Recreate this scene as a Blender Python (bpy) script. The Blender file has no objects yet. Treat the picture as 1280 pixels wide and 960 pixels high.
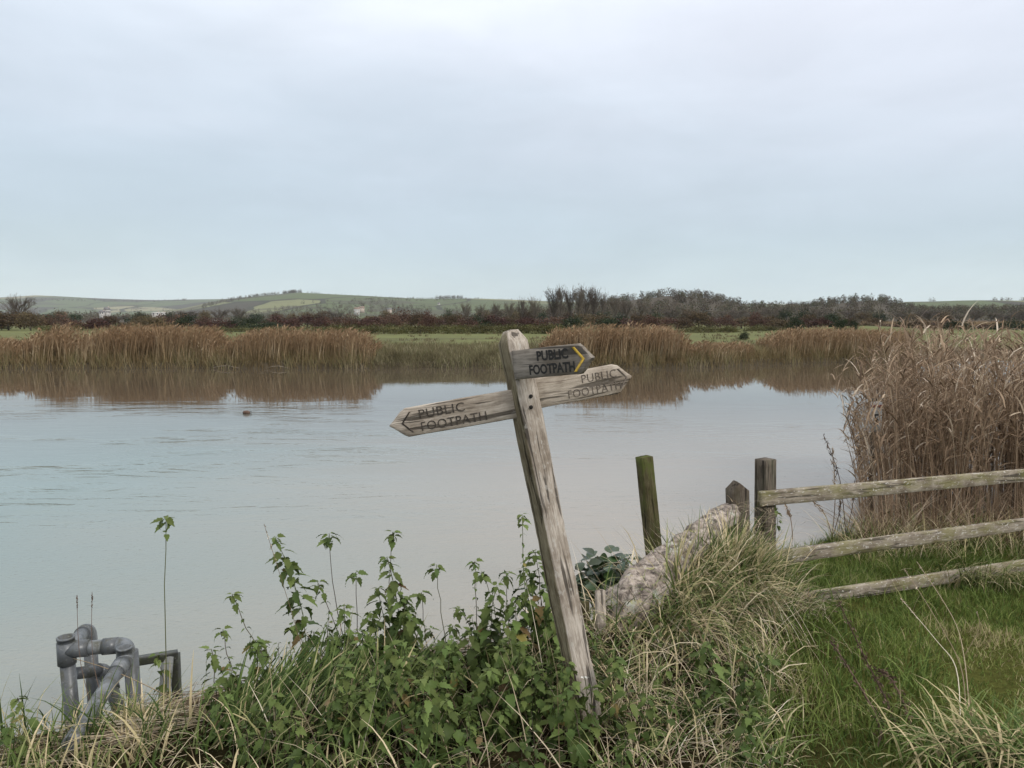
import bpy, math, random
import numpy as np
from mathutils import Vector, Matrix, noise

random.seed(11)
rng = np.random.default_rng(11)
S = bpy.context.scene
COL = S.collection
PI = math.pi

# ------------------------------------------------------------------ camera
F, CAM_H = 900.0, 2.8                       # focal length in 1280-wide pixels, eye height over the water
PITCH = math.atan(80 / F)
cam_data = bpy.data.cameras.new('camera')
cam_data.sensor_width = 36.0
cam_data.lens = F / 1280 * 36.0
cam_data.clip_start = 0.05
cam_data.clip_end = 30000
cam = bpy.data.objects.new('camera', cam_data)
COL.objects.link(cam)
cam.location = (0, 0, CAM_H)
cam.rotation_euler = (PI / 2 - PITCH, 0, 0)
S.camera = cam

# ------------------------------------------------------------------ colour management
S.view_settings.view_transform = 'Standard'
S.view_settings.look = 'None'
S.view_settings.exposure = 0.4
S.view_settings.gamma = 1.0
S.cycles.volume_bounces = 1
S.cycles.max_bounces = 8
S.cycles.transparent_max_bounces = 8

SUN_EL, SUN_AZ = math.radians(36), math.radians(128)     # azimuth clockwise from +Y

# ------------------------------------------------------------------ world: overcast sky
W = bpy.data.worlds.new('World')
S.world = W
W.use_nodes = True
nt = W.node_tree
nt.nodes.clear()


def N(nt, typ, **kw):
    n = nt.nodes.new(typ)
    for k, v in kw.items():
        setattr(n, k, v)
    return n


def L(nt, a, b):
    nt.links.new(a, b)


def ramp(nt, stops, interp='LINEAR'):
    r = N(nt, 'ShaderNodeValToRGB')
    cr = r.color_ramp
    cr.interpolation = interp
    while len(cr.elements) > 1:
        cr.elements.remove(cr.elements[-1])
    cr.elements[0].position = stops[0][0]
    cr.elements[0].color = tuple(stops[0][1]) + (1,)
    for p, c in stops[1:]:
        e = cr.elements.new(p)
        e.color = tuple(c) + (1,)
    return r


def mix(nt, fac, a, b, mode='MIX'):
    m = N(nt, 'ShaderNodeMix', data_type='RGBA', blend_type=mode)
    for sock, v in ((m.inputs[0], fac), (m.inputs[6], a), (m.inputs[7], b)):
        if hasattr(v, 'is_output'):
            L(nt, v, sock)
        elif isinstance(v, (int, float)):
            sock.default_value = v if sock.type == 'VALUE' else (v, v, v, 1)
        else:
            sock.default_value = tuple(v) + (1,)
    return m.outputs[2]


def math_n(nt, op, a, b=0.0, clamp=False):
    m = N(nt, 'ShaderNodeMath', operation=op, use_clamp=clamp)
    for i, v in enumerate((a, b)):
        if hasattr(v, 'is_output'):
            L(nt, v, m.inputs[i])
        else:
            m.inputs[i].default_value = v
    return m.outputs[0]


def noise_n(nt, vec, scale, detail=4, rough=0.55, dist=0.0):
    n = N(nt, 'ShaderNodeTexNoise')
    n.inputs['Scale'].default_value = scale
    n.inputs['Detail'].default_value = detail
    n.inputs['Roughness'].default_value = rough
    n.inputs['Distortion'].default_value = dist
    if vec is not None:
        L(nt, vec, n.inputs['Vector'])
    return n.outputs['Fac']


def mapping(nt, vec, scale=(1, 1, 1), loc=(0, 0, 0), rot=(0, 0, 0)):
    m = N(nt, 'ShaderNodeMapping')
    m.inputs['Scale'].default_value = scale
    m.inputs['Location'].default_value = loc
    m.inputs['Rotation'].default_value = rot
    L(nt, vec, m.inputs['Vector'])
    return m.outputs['Vector']


tc = N(nt, 'ShaderNodeTexCoord')
sky = N(nt, 'ShaderNodeTexSky', sky_type='NISHITA')
sky.sun_disc = False
sky.sun_elevation = SUN_EL
sky.sun_rotation = SUN_AZ
sep = N(nt, 'ShaderNodeSeparateXYZ')
L(nt, tc.outputs['Generated'], sep.inputs[0])
elev = sep.outputs['Z']
K = 10.0                                     # background strength is 0.1
# cloud deck: radiance by elevation (brighter overhead, as an overcast sky is)
warp = noise_n(nt, mapping(nt, tc.outputs['Generated'], (1.0, 1.0, 5.0)), 1.6, 4, 0.5)
el2 = math_n(nt, 'ADD', elev, math_n(nt, 'MULTIPLY', math_n(nt, 'SUBTRACT', warp, 0.5), 0.24))
deck = ramp(nt, [(0.0, (.540, .625, .636)), (0.05, (.490, .575, .603)), (0.15, (.425, .508, .572)), (0.26, (.510, .578, .655)),
                 (0.42, (.72, .77, .85)), (0.7, (1.42, 1.46, 1.52)), (1.0, (1.85, 1.89, 1.95))], 'B_SPLINE')
L(nt, el2, deck.inputs[0])
# broad lilac-white veil towards the right and above
veil_n = noise_n(nt, mapping(nt, tc.outputs['Generated'], (0.9, 0.9, 2.6), (0.35, 0.2, 0.4)), 1.3, 5, 0.5, 0.4)
veil = math_n(nt, 'MULTIPLY_ADD', sep.outputs['X'], math_n(nt, 'MULTIPLY', elev, 3.0))
veil.node.inputs[2].default_value = 0.0
veil_up = math_n(nt, 'MULTIPLY', math_n(nt, 'ADD', elev, -0.20), 2.4)
veil = math_n(nt, 'ADD', math_n(nt, 'ADD', veil, veil_up), math_n(nt, 'MULTIPLY', math_n(nt, 'SUBTRACT', veil_n, 0.5), 1.1), clamp=True)
decked = mix(nt, math_n(nt, 'MULTIPLY', veil, math_n(nt, 'MULTIPLY', math_n(nt, 'SUBTRACT', 0.85, elev, clamp=True), 0.8)), deck.outputs[0], (.725, .725, .81))
# fine stratus streaks
str_n = noise_n(nt, mapping(nt, tc.outputs['Generated'], (1.3, 1.3, 5.5), rot=(0, .12, 0)), 2.2, 6, 0.55, 0.5)
streak = math_n(nt, 'MULTIPLY_ADD', math_n(nt, 'SUBTRACT', str_n, 0.5), 0.20)
streak.node.inputs[2].default_value = 1.0
cmb = N(nt, 'ShaderNodeCombineXYZ')
for i in range(3):
    L(nt, streak, cmb.inputs[i])
decked = mix(nt, 1.0, decked, cmb.outputs[0], 'MULTIPLY')
mot = noise_n(nt, mapping(nt, tc.outputs['Generated'], (1.0, 1.0, 2.6), (.7, .1, .3), (.1, .25, .2)), 3.4, 5, 0.55, 0.7)
mv = math_n(nt, 'MULTIPLY_ADD', math_n(nt, 'SUBTRACT', mot, 0.5), 0.22)
mv.node.inputs[2].default_value = 1.0
cmb2 = N(nt, 'ShaderNodeCombineXYZ')
for i in range(3):
    L(nt, mv, cmb2.inputs[i])
decked = mix(nt, 1.0, decked, cmb2.outputs[0], 'MULTIPLY')
scaled = mix(nt, 1.0, decked, (K, K, K), 'MULTIPLY')
skymix = mix(nt, 0.92, sky.outputs['Color'], scaled)
bg = N(nt, 'ShaderNodeBackground')
bg.inputs['Strength'].default_value = 0.1
L(nt, skymix, bg.inputs['Color'])
wo = N(nt, 'ShaderNodeOutputWorld')
L(nt, bg.outputs[0], wo.inputs['Surface'])

# ------------------------------------------------------------------ sun (veiled)
sd = bpy.data.lights.new('sun', 'SUN')
sd.energy = 1.5
sd.angle = math.radians(16)
sd.color = (1.0, 0.96, 0.9)
sun = bpy.data.objects.new('sun', sd)
COL.objects.link(sun)
sdir = Vector((math.sin(SUN_AZ) * math.cos(SUN_EL), math.cos(SUN_AZ) * math.cos(SUN_EL), math.sin(SUN_EL)))
sun.rotation_euler = sdir.to_track_quat('Z', 'Y').to_euler()
sun.location = (0, 0, 60)


# ------------------------------------------------------------------ helpers
def ray(px, py):
    u, v = (px - 640) / F, (480 - py) / F
    c, s = math.cos(PITCH), math.sin(PITCH)
    return Vector((u, c + v * s, -s + v * c))


def at(px, py, Y):
    d = ray(px, py)
    return Vector((0, 0, CAM_H)) + d * (Y / d.y)


def hit(px, py, z):
    d = ray(px, py)
    return Vector((0, 0, CAM_H)) + d * ((z - CAM_H) / d.z)


def px_of_x(x, Y):
    return 640 + x / Y * F


def tag(o, label=None, cat=None, group=None, kind=None):
    for k, v in (('label', label), ('category', cat), ('group', group), ('kind', kind)):
        if v:
            o[k] = v
    return o


def empty(name, loc, rot=(0, 0, 0)):
    o = bpy.data.objects.new(name, None)
    o.empty_display_size = 0.1
    o.location = loc
    o.rotation_euler = rot
    COL.objects.link(o)
    return o


def link(name, me, parent=None, loc=None):
    o = bpy.data.objects.new(name, me)
    COL.objects.link(o)
    if loc is not None:
        o.location = loc
    if parent is not None:
        o.parent = parent
    return o


def put_world(o, parent, pm=None):
    """parent o, keeping o's matrix as a world one"""
    o.parent = parent
    m = pm if pm is not None else Matrix.Translation(parent.location)
    o.matrix_parent_inverse = m.inverted()


def make_mesh(name, verts, faces, mat=None, attrs=None, smooth=False):
    """faces: an int array (m,k) or a list of such arrays"""
    if isinstance(faces, np.ndarray):
        faces = [faces]
    faces = [f for f in faces if len(f)]
    verts = np.ascontiguousarray(verts, dtype=np.float32).reshape(-1, 3)
    me = bpy.data.meshes.new(name)
    me.vertices.add(len(verts))
    me.vertices.foreach_set('co', verts.ravel())
    loops = np.concatenate([f.ravel() for f in faces]).astype(np.int32)
    tot = np.concatenate([np.full(len(f), f.shape[1], np.int32) for f in faces])
    start = np.concatenate([[0], np.cumsum(tot)[:-1]]).astype(np.int32)
    me.loops.add(len(loops))
    me.loops.foreach_set('vertex_index', loops)
    me.polygons.add(len(tot))
    me.polygons.foreach_set('loop_start', start)
    if smooth:
        me.polygons.foreach_set('use_smooth', np.ones(len(tot), bool))
    for k, a in (attrs or {}).items():
        at_ = me.attributes.new(k, 'FLOAT', 'POINT')
        at_.data.foreach_set('value', np.ascontiguousarray(a, dtype=np.float32).ravel())
    me.update(calc_edges=True)
    me.validate()
    if mat is not None:
        me.materials.append(mat)
    return me


class MB:
    """collects (verts, faces, rnd, t) pieces into one mesh"""
    def __init__(self):
        self.v, self.f, self.r, self.t, self.n = [], [], [], [], 0

    def add(self, v, f, r=None, t=None):
        v = np.asarray(v, float).reshape(-1, 3)
        self.v.append(v)
        for ff in (f if isinstance(f, list) else [f]):
            self.f.append(np.asarray(ff) + self.n)
        self.r.append(np.zeros(len(v)) if r is None else np.broadcast_to(np.asarray(r, float).ravel(), (len(v),)))
        self.t.append(np.zeros(len(v)) if t is None else np.broadcast_to(np.asarray(t, float).ravel(), (len(v),)))
        self.n += len(v)
        return self

    def mesh(self, name, mat, smooth=False):
        by = {}
        for f in self.f:
            if len(f):
                by.setdefault(f.shape[1], []).append(f)
        return make_mesh(name, np.concatenate(self.v), [np.concatenate(x) for x in by.values()], mat,
                         {'rnd': np.concatenate(self.r), 't': np.concatenate(self.t)}, smooth)


def blades(P, length, width, az, lean, curl, n=3, rnd=None, profile=None, twist=0.6, power=1.3):
    """curved ribbons; every argument a scalar or an array over the blades"""
    P = np.asarray(P, float).reshape(-1, 3)
    M = len(P)
    full = lambda a: np.broadcast_to(np.asarray(a, float), (M,))
    length, width, az, lean, curl = map(full, (length, width, az, lean, curl))
    pos = np.zeros((M, n + 1, 3))
    pos[:, 0] = P
    for i in range(1, n + 1):
        a = lean + curl * ((i - 0.5) / n) ** power
        st = length / n
        pos[:, i, 0] = pos[:, i - 1, 0] + st * np.sin(a) * np.cos(az)
        pos[:, i, 1] = pos[:, i - 1, 1] + st * np.sin(a) * np.sin(az)
        pos[:, i, 2] = pos[:, i - 1, 2] + st * np.cos(a)
    tw = az + rng.normal(0, 1, M) * twist
    side = np.stack([-np.sin(tw), np.cos(tw), np.zeros(M)], 1)
    t = np.linspace(0, 1, n + 1)
    prof = (1 - t) ** 0.7 * 0.95 + 0.05 if profile is None else np.interp(t, *profile)
    w = width[:, None] * prof[None] / 2
    v = np.stack([pos - side[:, None] * w[..., None], pos + side[:, None] * w[..., None]], 2)
    idx = np.arange(M * (n + 1) * 2).reshape(M, n + 1, 2)
    f = np.stack([idx[:, :-1, 0], idx[:, :-1, 1], idx[:, 1:, 1], idx[:, 1:, 0]], -1).reshape(-1, 4)
    r = rng.random(M) if rnd is None else full(rnd)
    return v.reshape(-1, 3), f, np.repeat(r, (n + 1) * 2), np.tile(np.repeat(t, 2), M)


def unit(M):
    a = rng.normal(size=(M, 3))
    return a / np.linalg.norm(a, axis=1, keepdims=True)


def rhombi(P, size, aspect=0.5, rnd=None, axis=None):
    P = np.asarray(P, float)
    M = len(P)
    a = unit(M) if axis is None else axis
    b = np.cross(a, unit(M))
    b /= np.linalg.norm(b, axis=1, keepdims=True) + 1e-9
    size = np.broadcast_to(np.asarray(size, float), (M,))[:, None]
    v = np.stack([P - a * size / 2, P + b * size * aspect / 2, P + a * size / 2, P - b * size * aspect / 2], 1)
    f = np.arange(M * 4).reshape(M, 4)
    r = rng.random(M) if rnd is None else rnd
    return v.reshape(-1, 3), f, np.repeat(r, 4), None


def sticks(A, B, w):
    """thin three-sided twigs from A to B"""
    A, B = np.asarray(A, float), np.asarray(B, float)
    M = len(A)
    w = np.broadcast_to(np.asarray(w, float), (M,))[:, None]
    d = B - A
    d /= np.linalg.norm(d, axis=1, keepdims=True) + 1e-9
    s = np.cross(d, unit(M))
    s /= np.linalg.norm(s, axis=1, keepdims=True) + 1e-9
    s2 = np.cross(d, s)
    ring = [s, -0.5 * s + .87 * s2, -0.5 * s - .87 * s2]
    v = np.stack([A + r * w / 2 for r in ring] + [B + r * w / 6 for r in ring], 1)
    i = np.arange(M * 6).reshape(M, 6)
    f = np.concatenate([i[:, [0, 1, 4, 3]], i[:, [1, 2, 5, 4]], i[:, [2, 0, 3, 5]]])
    return v.reshape(-1, 3), f, np.repeat(rng.random(M), 6), None


def tube(pts, radii, sides=8, cap=True):
    pts = [Vector(p) for p in pts]
    n = len(pts)
    radii = np.broadcast_to(np.asarray(radii, float), (n,))
    v = []
    ref = None
    for i, p in enumerate(pts):
        d = (pts[min(i + 1, n - 1)] - pts[max(i - 1, 0)]).normalized()
        if ref is None:
            ref = d.orthogonal().normalized()
        ref = (ref - d * ref.dot(d)).normalized()
        b = d.cross(ref)
        for k in range(sides):
            a = 2 * PI * k / sides
            v.append(p + (ref * math.cos(a) + b * math.sin(a)) * radii[i])
    f = []
    for i in range(n - 1):
        for k in range(sides):
            k2 = (k + 1) % sides
            f.append((i * sides + k, i * sides + k2, (i + 1) * sides + k2, (i + 1) * sides + k))
    v = np.array([tuple(x) for x in v])
    fs = [np.array(f)]
    if cap:
        fs.append(np.array([list(range(sides))[::-1], list(range((n - 1) * sides, n * sides))]))
    return v, fs


def sm(a, b, x):
    t = np.clip((np.asarray(x, float) - a) / (b - a), 0, 1)
    return t * t * (3 - 2 * t)


# ------------------------------------------------------------------ materials
def new_mat(name):
    m = bpy.data.materials.new(name)
    m.use_nodes = True
    t = m.node_tree
    for n in list(t.nodes):
        if n.type != 'OUTPUT_MATERIAL':
            t.nodes.remove(n)
    out = next(n for n in t.nodes if n.type == 'OUTPUT_MATERIAL')
    p = N(t, 'ShaderNodeBsdfPrincipled')
    L(t, p.outputs[0], out.inputs['Surface'])
    return m, t, p, out


def veg_mat(name, stops, tip=None, tip_at=0.6, transl=0.25, rough=0.65, obj_var=0.0, spec=0.10):
    m, t, p, out = new_mat(name)
    a = N(t, 'ShaderNodeAttribute', attribute_name='rnd')
    r = ramp(t, stops)
    L(t, a.outputs['Fac'], r.inputs[0])
    c = r.outputs[0]
    if tip is not None:
        b = N(t, 'ShaderNodeAttribute', attribute_name='t')
        k = math_n(t, 'MULTIPLY', math_n(t, 'SUBTRACT', b.outputs['Fac'], tip_at), 1 / (1 - tip_at), clamp=True)
        c = mix(t, k, c, tip)
    if obj_var:
        oi = N(t, 'ShaderNodeObjectInfo')
        v = math_n(t, 'MULTIPLY_ADD', oi.outputs['Random'], 2 * obj_var)
        v.node.inputs[2].default_value = 1 - obj_var
        h = N(t, 'ShaderNodeHueSaturation')
        L(t, v, h.inputs['Value'])
        hv = math_n(t, 'MULTIPLY_ADD', oi.outputs['Random'], obj_var * 0.12)
        hv.node.inputs[2].default_value = 0.5 - obj_var * 0.06
        L(t, hv, h.inputs['Hue'])
        L(t, c, h.inputs['Color'])
        c = h.outputs[0]
    L(t, c, p.inputs['Base Color'])
    p.inputs['Roughness'].default_value = rough
    p.inputs['Specular IOR Level'].default_value = spec
    if transl:
        tr = N(t, 'ShaderNodeBsdfTranslucent')
        L(t, c, tr.inputs['Color'])
        mx = N(t, 'ShaderNodeMixShader')
        mx.inputs[0].default_value = transl
        L(t, p.outputs[0], mx.inputs[1])
        L(t, tr.outputs[0], mx.inputs[2])
        L(t, mx.outputs[0], out.inputs['Surface'])
    return m


def wood_mat(name, dark, mid, light, stain=None, stain_amt=0.0, fleck=0.0, scale=1.0, bump=0.5):
    """weathered timber, grain along the object's local Z"""
    m, t, p, out = new_mat(name)
    tc = N(t, 'ShaderNodeTexCoord')
    oi = N(t, 'ShaderNodeObjectInfo')
    off = N(t, 'ShaderNodeVectorMath', operation='ADD')
    L(t, tc.outputs['Object'], off.inputs[0])
    sc = N(t, 'ShaderNodeVectorMath', operation='SCALE')
    sc.inputs[0].default_value = (3.1, 5.7, 9.3)
    L(t, oi.outputs['Random'], sc.inputs['Scale'])
    L(t, sc.outputs[0], off.inputs[1])
    v = off.outputs[0]
    g = noise_n(t, mapping(t, v, (75 * scale, 75 * scale, 7 * scale)), 1.0, 7, 0.72, 0.9)
    r = ramp(t, [(0.25, dark), (0.48, mid), (0.7, light)])
    L(t, g, r.inputs[0])
    c = r.outputs[0]
    blotch = noise_n(t, v, 7 * scale, 4, 0.6)
    rb = ramp(t, [(0.3, (0.55, 0.5, 0.45)), (0.6, (1.08, 1.06, 1.04))])
    L(t, blotch, rb.inputs[0])
    c = mix(t, 1.0, c, rb.outputs[0], 'MULTIPLY')
    # drying cracks along the grain
    ck = noise_n(t, mapping(t, v, (28 * scale, 28 * scale, 1.7 * scale)), 1.0, 3, 0.5, 0.9)
    rc = ramp(t, [(0.57, (0, 0, 0)), (0.63, (1, 1, 1))])
    L(t, ck, rc.inputs[0])
    c = mix(t, math_n(t, 'MULTIPLY', rc.outputs[0], 0.8), c, tuple(x * 0.35 for x in dark))
    if stain is not None:
        sn = noise_n(t, mapping(t, v, (9, 9, 3)), 1.0, 5, 0.65)
        rs = ramp(t, [(0.46, (0, 0, 0)), (0.62, (1, 1, 1))])
        L(t, sn, rs.inputs[0])
        c = mix(t, math_n(t, 'MULTIPLY', rs.outputs[0], stain_amt), c, stain)
    if fleck:
        fn = noise_n(t, mapping(t, v, (55, 55, 26)), 1.0, 3, 0.6)
        rf = ramp(t, [(0.60, (0, 0, 0)), (0.66, (1, 1, 1))])
        L(t, fn, rf.inputs[0])
        c = mix(t, math_n(t, 'MULTIPLY', rf.outputs[0], fleck), c, (0.55, 0.52, 0.47))
    L(t, c, p.inputs['Base Color'])
    p.inputs['Roughness'].default_value = 0.9
    p.inputs['Specular IOR Level'].default_value = 0.08
    b = N(t, 'ShaderNodeBump')
    b.inputs['Strength'].default_value = bump
    b.inputs['Distance'].default_value = 0.006
    hgt = math_n(t, 'SUBTRACT', g, math_n(t, 'MULTIPLY', rc.outputs[0], 0.7))
    L(t, hgt, b.inputs['Height'])
    L(t, b.outputs[0], p.inputs['Normal'])
    return m


def plain_mat(name, col, rough=0.6, var=0.15, scale=8.0, bump=0.0, metallic=0.0, spec=0.5, col2=None):
    m, t, p, out = new_mat(name)
    tc = N(t, 'ShaderNodeTexCoord')
    n = noise_n(t, tc.outputs['Object'], scale, 5, 0.6)
    lo = tuple(x * (1 - var) for x in col) if col2 is None else col2
    r = ramp(t, [(0.35, lo), (0.65, tuple(min(1, x * (1 + var)) for x in col))])
    L(t, n, r.inputs[0])
    L(t, r.outputs[0], p.inputs['Base Color'])
    p.inputs['Roughness'].default_value = rough
    p.inputs['Metallic'].default_value = metallic
    p.inputs['Specular IOR Level'].default_value = spec
    if bump:
        b = N(t, 'ShaderNodeBump')
        b.inputs['Strength'].default_value = bump
        b.inputs['Distance'].default_value = 0.01
        L(t, n, b.inputs['Height'])
        L(t, b.outputs[0], p.inputs['Normal'])
    return m


# ------------------------------------------------------------------ river
m, t, p, out = new_mat('silty_water')
tc = N(t, 'ShaderNodeTexCoord')
ob = tc.outputs['Object']
sx = N(t, 'ShaderNodeSeparateXYZ')
L(t, ob, sx.inputs[0])
plume = noise_n(t, mapping(t, ob, (0.06, 0.14, 1), (0.2, 0.1, 0)), 1.0, 4, 0.55, 0.8)
px_ = math_n(t, 'MULTIPLY_ADD', sx.outputs['X'], -0.12)
px_.node.inputs[2].default_value = 0.08
pf = math_n(t, 'ADD', px_, math_n(t, 'MULTIPLY', math_n(t, 'SUBTRACT', plume, 0.5), 1.4), clamp=True)
silt_and_reflection = mix(t, pf, (0.295, 0.268, 0.228), (0.185, 0.240, 0.228))
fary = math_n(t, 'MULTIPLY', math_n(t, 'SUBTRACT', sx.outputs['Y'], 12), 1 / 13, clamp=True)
silt_and_reflection = mix(t, fary, silt_and_reflection, (0.088, 0.070, 0.050))  # brown reflection of the reeds put into the far water's colour
L(t, silt_and_reflection, p.inputs['Base Color'])
p.inputs['Roughness'].default_value = 0.03
p.inputs['IOR'].default_value = 1.333
fine = noise_n(t, mapping(t, ob, (2.2, 5.0, 1), rot=(0, 0, 0.15)), 1.0, 3, 0.5, 0.5)
swirl = noise_n(t, mapping(t, ob, (0.5, 1.5, 1), rot=(0, 0, 0.2)), 1.0, 3, 0.55, 1.6)
mask_n = noise_n(t, mapping(t, ob, (0.13, 0.35, 1), (3, 1, 0)), 1.0, 3, 0.5, 0.4)
mk = ramp(t, [(0.42, (0.12, 0.12, 0.12)), (0.62, (1, 1, 1))])
L(t, mask_n, mk.inputs[0])
calm = math_n(t, 'SUBTRACT', 1.0, math_n(t, 'MULTIPLY', math_n(t, 'MULTIPLY', math_n(t, 'SUBTRACT', sx.outputs['Y'], 14), 1 / 12, clamp=True), .93))   # sheltered under the far reeds
cat = noise_n(t, mapping(t, ob, (13, 22, 1), rot=(0, 0, .5)), 1.0, 2, 0.5, 0.8)
nearw = math_n(t, 'SUBTRACT', 1.0, math_n(t, 'MULTIPLY', math_n(t, 'SUBTRACT', sx.outputs['Y'], 6), 1 / 9, clamp=True))
catw = math_n(t, 'MULTIPLY', math_n(t, 'MULTIPLY', cat, 0.0065), nearw)
hgt = math_n(t, 'ADD', math_n(t, 'ADD', catw, math_n(t, 'MULTIPLY', math_n(t, 'MULTIPLY', fine, 0.0085), math_n(t, 'ADD', mk.outputs[0], 0.15))),
             math_n(t, 'MULTIPLY', math_n(t, 'MULTIPLY', swirl, 0.050), math_n(t, 'MULTIPLY', mk.outputs[0], math_n(t, 'ADD', math_n(t, 'MULTIPLY', pf, .75), .25))))
b = N(t, 'ShaderNodeBump')
b.inputs['Strength'].default_value = 1.0
b.inputs['Distance'].default_value = 1.0
L(t, math_n(t, 'MULTIPLY', hgt, calm), b.inputs['Height'])
L(t, b.outputs[0], p.inputs['Normal'])
WATER = m
me = make_mesh('river', [(-900, -60, 0), (900, -60, 0), (900, 75, 0), (-900, 75, 0)], np.array([[0, 1, 2, 3]]), WATER)
tag(link('river', me), kind='structure')

# ------------------------------------------------------------------ near bank
XE = [-300, -30, -6, -2.3, -1.1, .2, .9, 1.7, 2.4, 3.2, 4.2, 7, 12, 30, 300]
YE = [-3, 0, 2.7, 3.95, 4.35, 4.65, 5.35, 6.3, 7.4, 8.35, 8.9, 9.5, 10.5, 11.5, 13]


def bank_z(x, y):
    x, y = np.asarray(x, float), np.asarray(y, float)
    z = np.interp(y, [-60, -5, 0, 2, 3.2, 4.5, 6, 8, 9.5, 11, 40], [1.35, 1.3, 1.2, 1.05, .85, .64, .40, .2, .1, 0, 0])
    z = z - .32 * sm(-1.0, -2.4, x) * sm(6, 3, y) + .02 * sm(0.9, -0.6, x) * sm(3.2, 4.2, y) - .13 * sm(2.2, 3.4, x) * sm(4.6, 6.0, y) * sm(9.5, 8, y)
    dx, dy = x - 1.25, y - 5.0
    a, c = dx * .70 + dy * .71, dx * .71 - dy * .70
    z = z + .40 * np.exp(-(a / 1.0) ** 2 - (c / .42) ** 2)
    z = z + .018 * np.sin(x * 5.1 + y * 1.7) * np.sin(y * 4.3 - x * 2.2) + .03 * np.sin(x * 1.3 + .5) * np.sin(y * 1.7)
    k = sm(0, .35, y - np.interp(x, XE, YE))
    return z * (1 - k) - .7 * k


def bz(x, y):
    return float(bank_z(x, y))


gx = np.unique(np.concatenate([-np.geomspace(8, 300, 18), np.arange(-8, 14, .09), np.geomspace(14, 300, 18)]))
gy = np.unique(np.concatenate([-np.geomspace(2, 58, 14), np.arange(-2, 13.2, .09)]))
X, Y = np.meshgrid(gx, gy)
Z = bank_z(X, Y)
i = np.arange(X.size).reshape(X.shape)
f = np.stack([i[:-1, :-1], i[:-1, 1:], i[1:, 1:], i[1:, :-1]], -1).reshape(-1, 4)
m, t, p, out = new_mat('bank_soil')
tc = N(t, 'ShaderNodeTexCoord')
n1 = noise_n(t, tc.outputs['Object'], 1.4, 5, 0.6)
n2 = noise_n(t, tc.outputs['Object'], 26, 5, 0.7)
c1 = ramp(t, [(0.35, (0.014, 0.014, 0.007)), (0.65, (0.034, 0.028, 0.016))])
L(t, n1, c1.inputs[0])
c2 = ramp(t, [(0.3, (0.55, 0.5, 0.45)), (0.7, (1.3, 1.2, 1.0))])
L(t, n2, c2.inputs[0])
sxb = N(t, 'ShaderNodeSeparateXYZ')
L(t, tc.outputs['Object'], sxb.inputs[0])
onlawn = math_n(t, 'MULTIPLY', math_n(t, 'SUBTRACT', sxb.outputs['X'], math_n(t, 'MULTIPLY', sxb.outputs['Y'], .38)), 2.0, clamp=True)
c1o = mix(t, onlawn, c1.outputs[0], (0.078, 0.088, 0.030))
L(t, mix(t, 1.0, c1o, c2.outputs[0], 'MULTIPLY'), p.inputs['Base Color'])
p.inputs['Roughness'].default_value = 0.95
p.inputs['Specular IOR Level'].default_value = 0.0
b = N(t, 'ShaderNodeBump')
b.inputs['Strength'].default_value = 0.8
b.inputs['Distance'].default_value = 0.02
L(t, n2, b.inputs['Height'])
L(t, b.outputs[0], p.inputs['Normal'])
SOIL = m
tag(link('near_bank_ground', make_mesh('near_bank_ground', np.stack([X, Y, Z], -1), f, SOIL, smooth=True)), kind='structure')

# ------------------------------------------------------------------ far meadow, hills
PXT = lambda table: (np.array([a for a, _ in table]), np.array([b_ for _, b_ in table]))


def far_edge(x):
    x = np.asarray(x, float)
    return 42 + 6 * sm(8, 22, x) + 12 * sm(24, 40, x) + .25 * np.sin(x * .9) + .15 * np.sin(x * 2.3 + 1)


def meadow_z(x, y):
    e = far_edge(x)
    s = y - e
    z = -.6 + .95 * sm(-.5, .3, s) + .35 * sm(.2, 2.2, s) + .25 * sm(2, 6, s)
    z = z + .05 * np.sin(x * .21 + 1) * np.sin(y * .13)
    # low green mound by the pond
    z = z + .9 * np.exp(-((x - 62) / 9) ** 2 - ((y - 128) / 9) ** 2)
    return z


LAYERS = [
    (5200, 2300, [(-1400, 371), (-300, 372), (0, 372.5), (50, 370), (110, 373), (200, 376), (300, 374), (400, 374.5), (640, 376.5), (900, 380), (1280, 381), (2600, 380)]),
    (2800, 1500, [(-1400, 400), (60, 400), (150, 396), (230, 386), (280, 376), (340, 369.5), (375, 366.5), (430, 370), (480, 372), (540, 374.5), (600, 374.5), (640, 375), (700, 378), (800, 387), (900, 400), (2600, 400)]),
    (1900, 800, [(-1400, 400), (960, 400), (1080, 386), (1130, 377.5), (1200, 376.5), (1280, 376), (1500, 374), (1900, 380), (2600, 390)]),
    (800, 330, [(-1400, 400), (590, 400), (680, 391), (720, 386), (760, 380), (800, 374), (835, 370.5), (880, 373), (930, 383), (965, 387), (1000, 386), (1040, 380), (1090, 375.5), (1115, 382), (1140, 389), (1160, 390), (1280, 389), (1500, 389), (2600, 395)]),
]


def hills_z(u, y):
    """u = x / y"""
    px = u * F + 640
    z = np.full(np.broadcast(u, y).shape, .95)
    for d, wf, tab in LAYERS:
        a, b_ = PXT(tab)
        top = CAM_H + (400 - np.interp(px, a, b_)) / F * d
        pr = sm(d - wf, d, y) * (1 - .55 * sm(d, d + wf * 1.2, y))
        z = np.maximum(z, .95 + (top - .95) * pr)
    return z + 1.2 * np.sin(u * 40 + y * .004) * sm(1200, 2200, y)


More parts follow.
